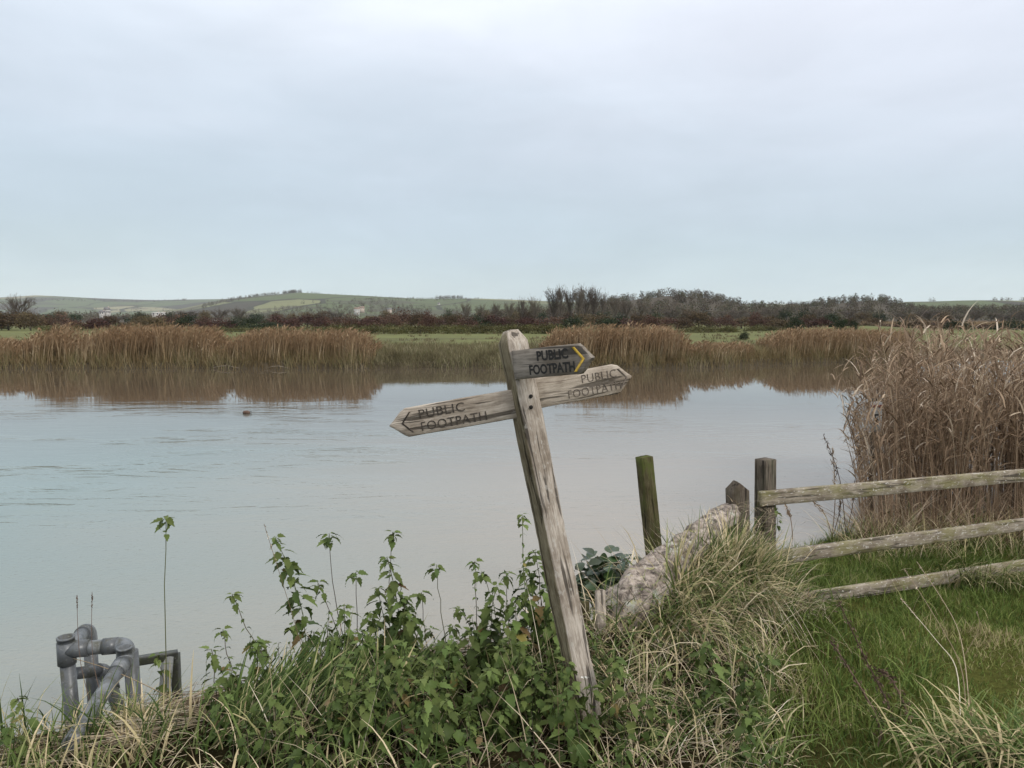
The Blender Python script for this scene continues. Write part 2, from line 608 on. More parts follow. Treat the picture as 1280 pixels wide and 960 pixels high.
us = np.linspace(-1.3, 1.3, 500)
ys = np.concatenate([np.linspace(40.8, 50, 34), np.linspace(50.5, 75, 24), np.geomspace(77, 440, 36), np.linspace(450, 1000, 40), np.geomspace(1020, 6300, 66)])
U, Yg = np.meshgrid(us, ys)
Xg = U * Yg
Zg = np.where(Yg < 400, meadow_z(Xg, Yg), hills_z(U, Yg))
i = np.arange(U.size).reshape(U.shape)
m, t, p, out = new_mat('meadow_and_downs')
tc = N(t, 'ShaderNodeTexCoord')
ob = tc.outputs['Object']
sx = N(t, 'ShaderNodeSeparateXYZ')
L(t, ob, sx.inputs[0])
n1 = noise_n(t, mapping(t, ob, (.05, .12, .1)), 1.0, 6, 0.65)
grassc = ramp(t, [(0.34, (0.085, 0.080, 0.040)), (0.48, (0.125, 0.132, 0.052)), (0.62, (0.155, 0.165, 0.062))])
n1b = noise_n(t, mapping(t, ob, (.5, .35, .3)), 1.0, 5, 0.7)
L(t, math_n(t, 'ADD', math_n(t, 'MULTIPLY', n1, .55), math_n(t, 'MULTIPLY', n1b, .45)), grassc.inputs[0])
# fields on the downs
vo = N(t, 'ShaderNodeTexVoronoi', feature='F1')
vo.inputs['Scale'].default_value = 1 / 330
wv = N(t, 'ShaderNodeVectorMath', operation='ADD')
nz = N(t, 'ShaderNodeTexNoise')
nz.inputs['Scale'].default_value = 1 / 400
L(t, ob, nz.inputs['Vector'])
nzs = N(t, 'ShaderNodeVectorMath', operation='SCALE')
nzs.inputs['Scale'].default_value = 160
L(t, nz.outputs['Color'], nzs.inputs[0])
L(t, mapping(t, ob, (1, .55, 0)), wv.inputs[0])
L(t, nzs.outputs[0], wv.inputs[1])
L(t, wv.outputs[0], vo.inputs['Vector'])
sc2 = N(t, 'ShaderNodeSeparateColor')
L(t, vo.outputs['Color'], sc2.inputs[0])
fields = ramp(t, [(0.0, (0.095, 0.115, 0.055)), (0.3, (0.18, 0.185, 0.095)), (0.5, (0.23, 0.21, 0.125)), (0.68, (0.062, 0.056, 0.042)), (0.84, (0.10, 0.122, 0.058))], 'CONSTANT')
L(t, sc2.outputs[0], fields.inputs[0])
vd = N(t, 'ShaderNodeTexVoronoi', feature='DISTANCE_TO_EDGE')
vd.inputs['Scale'].default_value = 1 / 330
L(t, wv.outputs[0], vd.inputs['Vector'])
edge = math_n(t, 'LESS_THAN', vd.outputs['Distance'], 0.022)
fcol = mix(t, edge, fields.outputs[0], (0.045, 0.045, 0.03))
fn = noise_n(t, mapping(t, ob, (1 / 260, 1 / 260, 1 / 60)), 1.0, 5, 0.6)
fr = ramp(t, [(0.52, (0, 0, 0)), (0.60, (1, 1, 1))])
L(t, fn, fr.inputs[0])
fcol = mix(t, math_n(t, 'MULTIPLY', fr.outputs[0], 0.75), fcol, (0.07, 0.062, 0.045))
isfar = math_n(t, 'MULTIPLY', math_n(t, 'SUBTRACT', sx.outputs['Y'], 700), 1 / 400, clamp=True)
base = mix(t, isfar, grassc.outputs[0], fcol)
wf_ = math_n(t, 'MULTIPLY', math_n(t, 'MULTIPLY', math_n(t, 'SUBTRACT', sx.outputs['Y'], 430), 1 / 40, clamp=True), math_n(t, 'MULTIPLY', math_n(t, 'SUBTRACT', 1150, sx.outputs['Y']), 1 / 150, clamp=True))
base = mix(t, wf_, base, (0.075, 0.062, 0.046))
# bare muddy foot of the bank
mud = math_n(t, 'MULTIPLY', math_n(t, 'SUBTRACT', .62, sx.outputs['Z']), 3.0, clamp=True)
base = mix(t, mud, base, (0.075, 0.06, 0.04))
L(t, base, p.inputs['Base Color'])
p.inputs['Roughness'].default_value = 0.95
p.inputs['Specular IOR Level'].default_value = 0.1
MEADOW = m
cut = int(np.searchsorted(ys, 445))
for nm, a, b_ in (('meadow', 0, cut + 1), ('hills', cut, len(ys))):
    sub = i[a:b_] - i[a, 0]
    f = np.stack([sub[:-1, :-1], sub[:-1, 1:], sub[1:, 1:], sub[1:, :-1]], -1).reshape(-1, 4)
    tag(link(nm, make_mesh(nm, np.stack([Xg, Yg, Zg], -1)[a:b_], f, MEADOW, smooth=True)), kind='structure')

# pond flashing beyond the mound
pc = hit(1140, 407.3, 1.05)
ang = np.linspace(0, 2 * PI, 28, endpoint=False)
pv = [(pc.x + 11 * math.cos(a) * (1 + .15 * math.sin(3 * a)), pc.y + 16 * math.sin(a), 1.06) for a in ang]
tag(link('pond', make_mesh('pond', pv, np.array([list(range(28))]), WATER)), kind='structure')


# ------------------------------------------------------------------ trees and bushes
def dome_points(n, w, h, z0=0.0, shell=0.55):
    a = unit(n)
    a[:, 2] = np.abs(a[:, 2])
    r = (shell + (1 - shell) * rng.random(n))[:, None]
    return a * r * np.array([w / 2, w / 2, h - z0]) + np.array([0, 0, z0])


def bushy(w, h, clumps, per, size, z0, twigs, mat, name, crad=.22, lo=-.35):
    """a crown of leaf clumps with loose twigs at its outline"""
    b = MB()
    cc = dome_points(clumps, w * .82, h * .9, z0)
    cc[:, 2] += lo * h * .1
    for c in cc:
        k = max(6, int(per * rng.uniform(.6, 1.3)))
        P = c + rng.normal(size=(k, 3)) * np.array([w, w, h]) * crad * .42
        P[:, 2] = np.maximum(P[:, 2], z0 * .4 + .05)
        tone = rng.random()
        b.add(*rhombi(P, size * rng.uniform(.6, 1.4, k), .6, np.clip(tone * .7 + rng.random(k) * .3, 0, 1)))
    if twigs:
        A = dome_points(twigs, w * .7, h * .82, z0, .5)
        d = A - np.array([0, 0, z0 * .5])
        d /= np.linalg.norm(d, axis=1, keepdims=True) + 1e-6
        B = A + (d + unit(twigs) * .5 + np.array([0, 0, .5])) * (h * rng.uniform(.05, .17, twigs))[:, None]
        b.add(*sticks(A, B, h * .010))
    return b.mesh(name, mat)


def trunk_mesh(h, r, mat, limbs=4, spread=.25):
    b = MB()
    pts = [(0, 0, -.4), (.01 * h, 0, h * .2), (-.01 * h, .01 * h, h * .45), (.02 * h, 0, h * .72)]
    b.add(*tube(pts, [r, r * .8, r * .55, r * .2], 7))
    for k in range(limbs):
        a = 2 * PI * k / limbs + rng.uniform(-.5, .5)
        z = h * rng.uniform(.18, .5)
        e = h * spread
        b.add(*tube([(0, 0, z), (e * .5 * math.cos(a), e * .5 * math.sin(a), z + h * .12), (e * math.cos(a), e * math.sin(a), z + h * .33)],
                    [r * .5, r * .32, r * .1], 5))
    return b.mesh('trunk', mat)


def bare_crown(h, w, mat, n=1300, columnar=False):
    """leafless crown: three orders of twigs"""
    b = MB()
    k1 = 26
    a = rng.uniform(0, 2 * PI, k1)
    z = h * rng.uniform(.12, .62, k1)
    A = np.stack([np.zeros(k1), np.zeros(k1), z], 1)
    up = rng.uniform(.8, 2.2, k1) if not columnar else rng.uniform(1.4, 2.6, k1)
    Ln = (h - z) * rng.uniform(.65, 1.0, k1)
    D = np.stack([np.cos(a), np.sin(a), up], 1)
    D /= np.linalg.norm(D, axis=1, keepdims=True)
    B = A + D * Ln[:, None]
    sc = np.minimum(1, (w / 2) / (np.hypot(B[:, 0], B[:, 1]) + 1e-6))
    B[:, :2] *= sc[:, None]
    b.add(*sticks(A, B, h * .016))
    k2 = 260
    j = rng.integers(0, k1, k2)
    s = rng.uniform(.2, 1, k2)[:, None]
    A2 = A[j] + (B[j] - A[j]) * s
    B2 = A2 + (D[j] + unit(k2) * .75 + np.array([0, 0, .3])) * (h * rng.uniform(.07, .16, k2))[:, None]
    b.add(*sticks(A2, B2, h * .008))
    j = rng.integers(0, k2, n)
    s = rng.uniform(.3, 1, n)[:, None]
    A3 = A2[j] + (B2[j] - A2[j]) * s
    B3 = A3 + (unit(n) + np.array([0, 0, .5])) * (h * rng.uniform(.03, .075, n))[:, None]
    b.add(*sticks(A3, B3, h * .0052))
    return b.mesh('crown', mat)


BARK = plain_mat('bark', (0.085, 0.07, 0.055), .9, .3, 6)
M_HAW = veg_mat('hawthorn_twigs', [(0, (0.056, 0.034, 0.028)), (.5, (0.105, 0.058, 0.046)), (1, (0.16, 0.096, 0.068))], obj_var=.28)
M_OLIVE = veg_mat('bramble_leaf', [(0, (0.055, 0.054, 0.022)), (.5, (0.095, 0.09, 0.036)), (1, (0.14, 0.12, 0.055))], obj_var=.18)
M_DARK = veg_mat('evergreen_leaf', [(0, (0.020, 0.028, 0.016)), (.6, (0.036, 0.048, 0.024)), (1, (0.055, 0.062, 0.032))], obj_var=.2)
M_GREY = veg_mat('bare_twigs', [(0, (0.095, 0.078, 0.066)), (.5, (0.135, 0.11, 0.092)), (1, (0.17, 0.14, 0.11))], obj_var=.2, transl=.1)
M_OAK = veg_mat('brown_leaf', [(0, (0.07, 0.05, 0.034)), (.5, (0.115, 0.082, 0.052)), (1, (0.15, 0.115, 0.06))], obj_var=.25)

PROTO = {
    'haw': [(bushy(5, 4, 26, 46, .30, .7, 190, M_HAW, 'crown'), trunk_mesh(3.2, .1, BARK), 5, 4) for _ in range(4)],
    'olive': [(bushy(5, 1.9, 22, 42, .24, .15, 90, M_OLIVE, 'crown'), trunk_mesh(1.2, .06, BARK), 5, 1.9) for _ in range(3)],
    'dark': [(bushy(5, 4, 26, 60, .30, .5, 90, M_DARK, 'crown'), trunk_mesh(3, .12, BARK), 5, 4) for _ in range(3)],
    'oak': [(bushy(8, 8, 30, 42, .5, 1.8, 260, M_OAK, 'crown'), trunk_mesh(7, .22, BARK), 8, 8) for _ in range(3)],
    'bare': [(bare_crown(11, 7.5, M_GREY), trunk_mesh(11, .2, BARK, 6), 7.5, 11) for _ in range(3)],
    'poplar': [(bare_crown(11, 3.8, M_GREY, 1100, True), trunk_mesh(11, .16, BARK, 5, .09), 3.8, 11) for _ in range(3)],
}


def tree(kind, name, px, toppy, Yd, wpx, label, cat, group, zground=None):
    """a tree whose top shows at (px, toppy) when it stands Yd metres off"""
    x = (px - 640) / F * Yd
    z0 = (float(meadow_z(x, Yd)) if Yd < 440 else float(hills_z(np.array(x / Yd), np.array(Yd)))) if zground is None else zground
    h = max(.8, CAM_H + (400 - toppy) / F * Yd - z0)
    w = wpx / F * Yd
    crown, trunk, pw, ph = random.choice(PROTO[kind])
    e = empty(name, (x, Yd, z0), (0, 0, random.uniform(0, 2 * PI)))
    e.scale = (w / pw, w / pw, h / ph)
    link('trunk', trunk, e)
    link('crown', crown, e)
    return tag(e, label, cat, group)


def haw_top(px):
    return np.interp(px, [-100, 0, 60, 90, 200, 250, 300, 400, 450, 510, 560, 640, 700, 800, 860, 930, 1000, 1060, 1100, 1280, 1400],
                     [384, 384, 388, 395, 395, 391, 394, 391, 390, 387, 391, 390, 392, 389, 388, 390, 391, 395, 398, 398, 398])


SEG = [(-60, 60, 'behind the field at the far left'), (60, 270, 'behind the tall left reed bed'), (270, 470, 'behind the reeds left of the green strip'),
       (470, 640, 'behind the green strip left of the signpost'), (640, 870, 'behind the reed bed right of the signpost'), (870, 1340, 'behind the far bank at the right')]


def seg(px):
    for a, b_, s in SEG:
        if px < b_:
            return s
    return SEG[-1][2]


# the hawthorn hedge, two uneven rows
px = -45.0
while px < 1330:
    s = seg(px)
    Yd = random.uniform(128, 165)
    kind = 'haw'
    if random.random() < (.25 if px < 690 else .62) or px < 45:
        kind = 'dark' if random.random() < .45 else 'oak'
    nm = {'haw': ('hawthorn_bush', 'maroon twiggy hawthorn in the far hedge ', 'bush'), 'dark': ('evergreen_bush', 'dark evergreen bush in the far hedge ', 'bush'),
          'oak': ('brown_bush', 'brown leafy bush in the far hedge ', 'bush')}[kind]
    tree(kind, nm[0], px, haw_top(px) + random.uniform(-5, 7), Yd, random.uniform(26, 52), nm[1] + s, nm[2], nm[1] + s)
    px += random.uniform(13, 21)
# low bramble scrub before it
for a, b_, top, Yd, st in ((415, 700, 402.5, 97, 15), (862, 915, 407, 105, 12), (940, 975, 405, 118, 13), (1052, 1075, 402, 150, 14), (1100, 1118, 405, 150, 14), (280, 420, 407, 112, 19), (60, 100, 405, 118, 16)):
    px = a
    while px < b_:
        s = seg(px)
        tree('olive', 'bramble_bush', px, top + random.uniform(-1.5, 2.5), Yd + random.uniform(-2.5, 5), random.uniform(30, 50),
             'low olive bramble bush at the field edge ' + s, 'bush', 'low olive bramble bushes ' + s)
        px += st * random.uniform(.8, 1.25)
# the ones that stand out
tree('dark', 'dark_bush', 993, 390, 112, 26, 'round dark bush standing alone before the wooded ridge', 'bush', None)
tree('dark', 'dark_bush', 1050, 394, 116, 19, 'small dark bush beside the green mound by the pond', 'bush', None)
tree('dark', 'dark_bush', 1066, 396, 118, 14, 'lowest dark bush on the pond side of the green mound', 'bush', None)
tree('dark', 'dark_bush', 929, 411, 66, 14, 'little dark bush on the grass just behind the reed fringe', 'bush', None)
tree('haw', 'hawthorn_bush', 812, 389, 108, 30, 'dark maroon bush rising behind the tall reed bed by the signpost', 'bush', None)
tree('haw', 'hawthorn_bush', 536, 386, 118, 30, 'tallest maroon hawthorn above the green strip', 'bush', None)
tree('bare', 'bare_tree', 27, 370, 150, 34, 'broad bare tree rising over the dark bushes at the left edge', 'tree', None)
tree('oak', 'brown_bush', 40, 386, 128, 34, 'reddish brown bush under the broad bare tree', 'bush', None)
tree('dark', 'dark_bush', 4, 385, 135, 30, 'dark bush at the edge of the photo under the broad bare tree', 'bush', None)
for px, top, w, kd in ((692, 362, 15, 'poplar'), (701, 359, 15, 'bare'), (713, 364, 13, 'poplar'), (723, 362, 13, 'poplar'), (732, 360, 14, 'poplar'),
                       (742, 361, 13, 'poplar'), (752, 365, 14, 'bare'), (767, 370, 18, 'bare'), (668, 372, 20, 'bare'), (653, 373, 16, 'bare'), (636, 377, 16, 'bare'),
                       (620, 379, 16, 'bare'), (582, 378, 14, 'bare'), (601, 381, 14, 'bare'), (782, 374, 22, 'bare'), (800, 376, 22, 'bare')):
    s = 'in the tall clump right of the signpost' if 685 < px < 760 else ('beside the signpost top' if px < 685 else 'at the foot of the wooded ridge')
    tree(kd, 'bare_tree', px, top, random.uniform(235, 275), w, 'slender leafless grey tree ' + s, 'tree', 'leafless trees ' + s)
# grey-brown trees between hedge and downs
px = -40
while px < 1320:
    s = seg(px)
    top = np.interp(px, [-40, 60, 130, 240, 300, 460, 560, 640, 800, 1000, 1130, 1320], [388, 386, 383, 388, 384, 388, 386, 383, 386, 384, 388, 389])
    if 112 < px < 150 or 184 < px < 214 or 440 < px < 462 or 538 < px < 558:
        top = 394
    kd = random.choice(['oak', 'bare', 'bare', 'oak', 'dark'])
    nm = {'oak': 'brown_tree', 'bare': 'bare_tree', 'dark': 'evergreen_tree'}[kd]
    what = {'oak': 'dull brown tree ', 'bare': 'grey leafless tree ', 'dark': 'dark green tree '}[kd]
    tree(kd, nm, px, top + random.uniform(-2, 5), random.uniform(260, 400), random.uniform(20, 34), what + 'past the hedge ' + s, 'tree', what + 'past the hedge ' + s)
    px += random.uniform(15, 25)


# woods too far off to count: one mesh each
def wood_mass(name, pts, hts, per, mat, size):
    b = MB()
    for (x, y, z), h in zip(pts, hts):
        w = h * rng.uniform(.55, .95)
        k = int(per * rng.uniform(.7, 1.3))
        a = unit(k)
        a[:, 2] = np.abs(a[:, 2]) * .9
        r = (rng.random(k) ** .4)[:, None]
        P = a * r * np.array([w / 2, w / 2, h * .88]) + np.array([x, y, z + h * .06])
        tone = rng.random()
        b.add(*rhombi(P, size * h / 10 * rng.uniform(.6, 1.4, k), .6, np.clip(tone * .75 + rng.random(k) * .25, 0, 1)))
        kk = max(4, k // 4)
        A = a[:kk] * .9 * np.array([w / 2, w / 2, h * .88]) + np.array([x, y, z + h * .06])
        b.add(*sticks(A, A + (a[:kk] + np.array([0, 0, .4])) * h * .09, h * .014))
    return tag(link(name, b.mesh(name, mat)), kind='stuff')


M_WOOD = veg_mat('far_wood', [(0, (0.050, 0.040, 0.030)), (.3, (0.084, 0.064, 0.044)), (.5, (0.112, 0.084, 0.058)), (.68, (0.086, 0.080, 0.036)), (.85, (0.042, 0.050, 0.024)), (1, (0.13, 0.086, 0.046))], transl=.1)
pts, hts = [], []
while len(pts) < 1150:
    px, Yd = rng.uniform(600, 1420), rng.uniform(500, 830)
    z = float(hills_z(np.array((px - 640) / F), np.array(Yd)))
    if z < 3 and rng.random() < .55:
        continue
    pts.append(((px - 640) / F * Yd, Yd, z))
    hts.append(rng.uniform(7, 11.5))
wood_mass('ridge_woodland', pts, hts, 95, M_WOOD, 1.15)
# tree belts on the low ground and up the downs, by the lines they follow
pts, hts = [], []


def belt(px0, px1, Y0, Y1, n, h0, h1, wob=40):
    for k in range(n):
        s = rng.random()
        px, Yd = px0 + (px1 - px0) * s, Y0 + (Y1 - Y0) * s + rng.normal() * wob
        if (436 < px < 464 or 480 < px < 494) and Yd < 1680 or 540 < px < 556 and Yd < 2200 or (122 < px < 142 or 187 < px < 211) and Yd < 870:
            continue
        pts.append(((px - 640) / F * Yd, Yd, float(hills_z(np.array((px - 640) / F), np.array(Yd)))))
        hts.append(rng.uniform(h0, h1))


belt(70, 270, 900, 980, 230, 8, 14, 60)
belt(230, 660, 1150, 1250, 480, 8, 13, 90)
belt(-60, 90, 1000, 1100, 70, 7, 11, 60)
belt(285, 470, 1480, 1950, 300, 9, 14, 130)
belt(470, 660, 1950, 1480, 320, 9, 14, 130)
belt(400, 600, 1700, 1850, 130, 8, 12, 60)
belt(255, 352, 2250, 2700, 170, 8, 13, 80)
belt(355, 378, 2790, 2790, 60, 14, 20, 12)
belt(386, 402, 2790, 2790, 12, 8, 12, 10)
belt(545, 580, 2600, 2650, 50, 12, 17, 60)
belt(480, 600, 2250, 2500, 60, 6, 10, 18)
belt(440, 545, 2150, 2650, 70, 6, 9, 10)
belt(400, 640, 2790, 2790, 90, 5, 9, 6)
belt(570, 650, 1500, 1600, 60, 8, 12, 60)
belt(20, 240, 4300, 4700, 90, 12, 20, 40)
belt(0, 300, 3700, 3900, 60, 10, 16, 60)
belt(1130, 1300, 1150, 1300, 90, 8, 13, 90)
for px in (1162, 1240, 1250, 1258, 1276):
    belt(px - 3, px + 3, 1890, 1890, 5, 8, 14, 6)
wood_mass('downland_tree_belts', pts, hts, 46, M_WOOD, 1.3)

# ------------------------------------------------------------------ far buildings
M_WHITE = plain_mat('pale_render', (0.42, 0.40, 0.37), .8, .08, 2)
M_BRICK = plain_mat('warm_wall', (0.42, 0.34, 0.28), .8, .1, 2)
M_SLATE = plain_mat('slate_roof', (0.17, 0.16, 0.16), .7, .15, 2)
M_TILE = plain_mat('tile_roof', (0.25, 0.17, 0.13), .8, .15, 2)
M_PANE = plain_mat('dark_glass', (0.03, 0.035, 0.04), .15, .1, 2)


def box_mesh(name, x0, x1, y0, y1, z0, z1, mat):
    v = [(x, y, z) for z in (z0, z1) for y in (y0, y1) for x in (x0, x1)]
    f = np.array([[0, 2, 3, 1], [4, 5, 7, 6], [0, 1, 5, 4], [2, 6, 7, 3], [0, 4, 6, 2], [1, 3, 7, 5]])
    return make_mesh(name, v, f, mat)


def house(px, py, Yd, w, d, h, rh, wall, roof, label, gable=True, yaw=.3, windows=3):
    p_ = at(px, py, Yd)
    e = empty('house', p_, (0, 0, yaw))
    link('wall', box_mesh('wall', -w / 2, w / 2, -d / 2, d / 2, -8, h, wall), e)
    o = .35
    rv = [(-w / 2 - o, -d / 2 - o, h), (w / 2 + o, -d / 2 - o, h), (w / 2 + o, d / 2 + o, h), (-w / 2 - o, d / 2 + o, h), (-w / 2 - o, 0, h + rh), (w / 2 + o, 0, h + rh)]
    rme = make_mesh('roof', rv, [np.array([[0, 1, 5, 4], [2, 3, 4, 5], [0, 3, 2, 1]]), np.array([[0, 4, 3], [1, 2, 5]])], roof)
    ro = link('roof', rme, e)
    link('chimney', box_mesh('chimney', w * .25, w * .25 + .9, -.4, .4, h + rh * .4, h + rh + 1.1, M_BRICK), ro)
    for k in range(windows):
        xx = -w / 2 + w * (k + .5) / windows
        link('window', box_mesh('window', xx - .6, xx + .6, -d / 2 - .06, -d / 2 + .05, h * .45, h * .45 + 1.4, M_PANE), e)
    return tag(e, label, 'house')


house(134, 393.5, 860, 5, 7, 6.0, 3, M_WHITE, M_SLATE, 'pale tall gabled house among the trees behind the left reeds', yaw=.9)
house(128, 393.5, 855, 5, 6, 3.0, 2, M_WHITE, M_SLATE, 'pale low wing beside the tall gabled house', yaw=.2, windows=2)
house(195, 394.3, 840, 8, 6, 2.6, 1.4, M_WHITE, M_WHITE, 'longer white low shed left of its twin', windows=2)
house(203, 394.2, 845, 6, 6, 2.6, 1.4, M_WHITE, M_WHITE, 'shorter white low shed right of its twin', windows=1)
house(452, 387, 1640, 12, 9, 4, 3, M_BRICK, M_TILE, 'larger brick farmhouse below the green hill fields')
house(446, 390, 1600, 12, 9, 6, 4, M_WHITE, M_TILE, 'white walled farmhouse just below the larger brick one')
house(487, 389, 1600, 9, 9, 4, 3, M_BRICK, M_SLATE, 'small brick cottage right of the farmhouses')
house(548.5, 383, 2150, 7, 7, 8, 3, M_WHITE, M_SLATE, 'lone tall white house beside the dark hillside copse', windows=2)

# ------------------------------------------------------------------ reeds and sedge of the far bank
M_REED_FAR = veg_mat('far_reed', [(0, (0.15, 0.106, 0.060)), (.35, (0.275, 0.195, 0.110)), (.7, (0.38, 0.283, 0.166)), (1, (0.50, 0.405, 0.275))], tip=(0.245, 0.156, 0.090), tip_at=.35, transl=.2)
M_SEDGE = veg_mat('far_sedge', [(0, (0.14, 0.10, 0.052)), (.4, (0.22, 0.165, 0.082)), (.7, (0.29, 0.23, 0.125)), (.9, (0.17, 0.17, 0.07)), (1, (0.36, 0.30, 0.19))], transl=.2)

M_ROUGH = veg_mat('rough_grass', [(0, (0.095, 0.082, 0.044)), (.35, (0.165, 0.142, 0.078)), (.65, (0.24, 0.205, 0.12)), (.85, (0.14, 0.15, 0.062)), (1, (0.38, 0.33, 0.22))], transl=.2)


def reed_bed(px0, px1, tops, depth, dens, name):
    xa, xb = (px0 - 640) / F * 43, (px1 - 640) / F * 43
    if px0 > 930:
        xa, xb = (px0 - 640) / F * 48, (px1 - 640) / F * 48
    n = int((xb - xa) * depth * dens)
    x = rng.uniform(xa, xb, n)
    y = far_edge(x) + .1 + depth * rng.random(n) ** .8
    clump = np.array([noise.noise((a * 1.1, b_ * 1.3, 3.7)) for a, b_ in zip(x, y)])
    pxs = 640 + x / y * F
    top = np.interp(pxs, [q for q, _ in tops], [q for _, q in tops]) + 2.0
    zt = CAM_H + (400 - top) / F * y
    z = meadow_z(x, y) - .05
    h = (zt - z) * (1 + .26 * clump) * rng.uniform(.66, 1.06, n)
    ed = np.minimum(x - xa, xb - x)
    h *= .55 + .45 * np.clip(ed / .9, 0, 1)
    b = MB()
    P = np.stack([x, y, z], 1)
    lean = np.abs(rng.normal(0, .09, n)) + .03
    az = rng.normal(.2, 1.1, n)
    tone = np.clip(.5 + clump * .55 + rng.normal(0, .22, n), 0, 1)
    b.add(*blades(P, h, .030, az, lean, .22, 3, tone, twist=2, profile=([0, .6, 1], [1, 1, .5])))
    # plumes nodding at the tips
    a = lean + .2
    T = P + np.stack([np.sin(a * .8) * np.cos(az) * h * .93, np.sin(a * .8) * np.sin(az) * h * .93, np.cos(a * .8) * h * .93], 1)
    k = rng.random(n) < .5
    v, f, r, t = blades(T[k], rng.uniform(.18, .34, k.sum()), .085, az[k], .5, .9, 2, tone[k], twist=2, profile=([0, .4, 1], [.4, 1, .15]))
    b.add(v, f, r, t * .3 + .7)
    # side leaves
    q = rng.integers(0, n, n)
    s = rng.uniform(.3, .9, n)
    LP = P[q] + np.stack([np.sin(lean[q]) * np.cos(az[q]) * h[q] * s, np.sin(lean[q]) * np.sin(az[q]) * h[q] * s, h[q] * s * .97], 1)
    b.add(*blades(LP, rng.uniform(.25, .5, n), .03, rng.uniform(0, 2 * PI, n), .6, 1.0, 2, tone[q], twist=1))
    return tag(link(name, b.mesh(name, M_REED_FAR)), kind='stuff')


reed_bed(-60, 94, [(-60, 421), (30, 424), (45, 414), (60, 409), (80, 407), (94, 409)], 3.0, 95, 'far_reed_bed')
reed_bed(99, 271, [(99, 411), (120, 406), (180, 405), (230, 405), (258, 407), (271, 411)], 3.6, 110, 'far_reed_bed')
reed_bed(279, 470, [(279, 415), (300, 412), (350, 410), (420, 411), (450, 414), (470, 420)], 3.2, 105, 'far_reed_bed')
reed_bed(676, 866, [(676, 416), (690, 409), (740, 405), (780, 406), (830, 408), (866, 414)], 3.6, 110, 'far_reed_bed')
reed_bed(866, 962, [(866, 424), (900, 428), (940, 424), (962, 418)], 2.4, 80, 'far_reed_bed')
reed_bed(958, 1180, [(958, 415), (990, 410), (1040, 410), (1100, 411), (1180, 412)], 4.0, 90, 'far_reed_bed')


def sedge(name, px0, px1, y0, y1, n, hmin, hmax, mat, width=.03):
    Yr = far_edge(0)
    x = rng.uniform((px0 - 640) / F * 44, (px1 - 640) / F * 44, n)
    y = far_edge(x) + rng.uniform(y0, y1, n)
    cl = np.array([noise.noise((a * .8, b_ * .9, 9.1)) for a, b_ in zip(x, y)])
    h = rng.uniform(hmin, hmax, n) * (1 + .5 * cl)
    b = MB()
    b.add(*blades(np.stack([x, y, meadow_z(x, y) - .03], 1), h, width, rng.uniform(0, 2 * PI, n), np.abs(rng.normal(0, .2, n)), rng.uniform(.2, 1.2, n), 3,
                  np.clip(.5 + .7 * cl + rng.normal(0, .2, n), 0, 1), twist=2))
    return tag(link(name, b.mesh(name, mat)), kind='stuff')


sedge('far_bank_sedge', -70, 474, -.15, 1.6, 9000, .45, .95, M_SEDGE)
sedge('far_bank_rough_grass', 470, 690, -.15, 1.8, 5200, .30, .62, M_ROUGH)
sedge('far_bank_sedge', 660, 1220, -.15, 1.6, 8500, .45, .9, M_SEDGE)
sedge('far_bank_rough_grass', 440, 700, .8, 6.5, 9000, .3, .62, M_ROUGH, .045)
sedge('far_bank_rough_grass', 850, 1000, 1.5, 5, 3000, .3, .5, M_ROUGH, .045)
sedge('far_bank_rough_grass', -70, 110, 1.2, 5.5, 4000, .25, .5, M_ROUGH, .045)
n = 900
yy = rng.uniform(48, 112, n)
xx = (rng.uniform(-40, 1180, n) - 640) / F * yy
cc_ = [(a_, b__) for a_, b__ in zip(xx, yy) if b__ > float(far_edge(a_)) + 5 and noise.noise((a_ * .12, b__ * .1, 2.2)) > -.05]
b = MB()
for a_, b__ in cc_:
    k = 16
    P = np.stack([a_ + rng.normal(0, .18, k), b__ + rng.normal(0, .18, k), np.full(k, float(meadow_z(a_, b__)) - .02)], 1)
    b.add(*blades(P, rng.uniform(.15, .42, k), .07, rng.uniform(0, 6.28, k), .25, .6, 2, np.clip(rng.normal(.4, .2, k), 0, 1), twist=2))
tag(link('meadow_rush_tufts', b.mesh('meadow_rush_tufts', M_ROUGH)), kind='stuff')
# distant marsh reeds at the right
n = 7000
x0 = rng.uniform(1075, 1420, n)
yy = rng.uniform(150, 235, n)
xx = (x0 - 640) / F * yy
keep = ((xx - pc.x) / 13) ** 2 + ((yy - pc.y) / 19) ** 2 > 1
xx, yy = xx[keep], yy[keep]
b = MB()
b.add(*blades(np.stack([xx, yy, meadow_z(xx, yy)], 1), rng.uniform(1.0, 1.9, len(xx)), .14, rng.uniform(0, 6.28, len(xx)), .08, .3, 2, twist=2))
tag(link('distant_marsh_reeds', b.mesh('distant_marsh_reeds', M_REED_FAR)), kind='stuff')
M_LOGFAR = wood_mat('bleached_driftwood', (0.16, 0.13, 0.1), (0.33, 0.28, 0.22), (0.45, 0.4, 0.33), scale=.3)
for (a, c, lab) in (((266, 459.6), (300, 460.2), 'pale driftwood branch stranded at the waterline under the left reeds, longer of two'),
                    ((333, 460), (362, 460.4), 'pale driftwood branch at the far waterline, nearer the signpost')):
    p0, p1 = hit(a[0], a[1], .06), hit(c[0], c[1], .10)
    mid = (p0 + p1) / 2 + Vector((0, .1, .12))
    b = MB()
    v, f = tube([p0, (p0 + mid) / 2 + Vector((0, 0, .03)), mid, (p1 + mid) / 2, p1], [.008, .015, .016, .012, .006], 7)
    b.add(v, f)
    v, f = tube([mid, mid + Vector((.25, -.1, .3)), mid + Vector((.4, -.15, .34))], [.010, .008, .004], 6)
    b.add(v, f)
    tag(link('driftwood_branch', b.mesh('driftwood_branch', M_LOGFAR, True)), lab, 'driftwood')

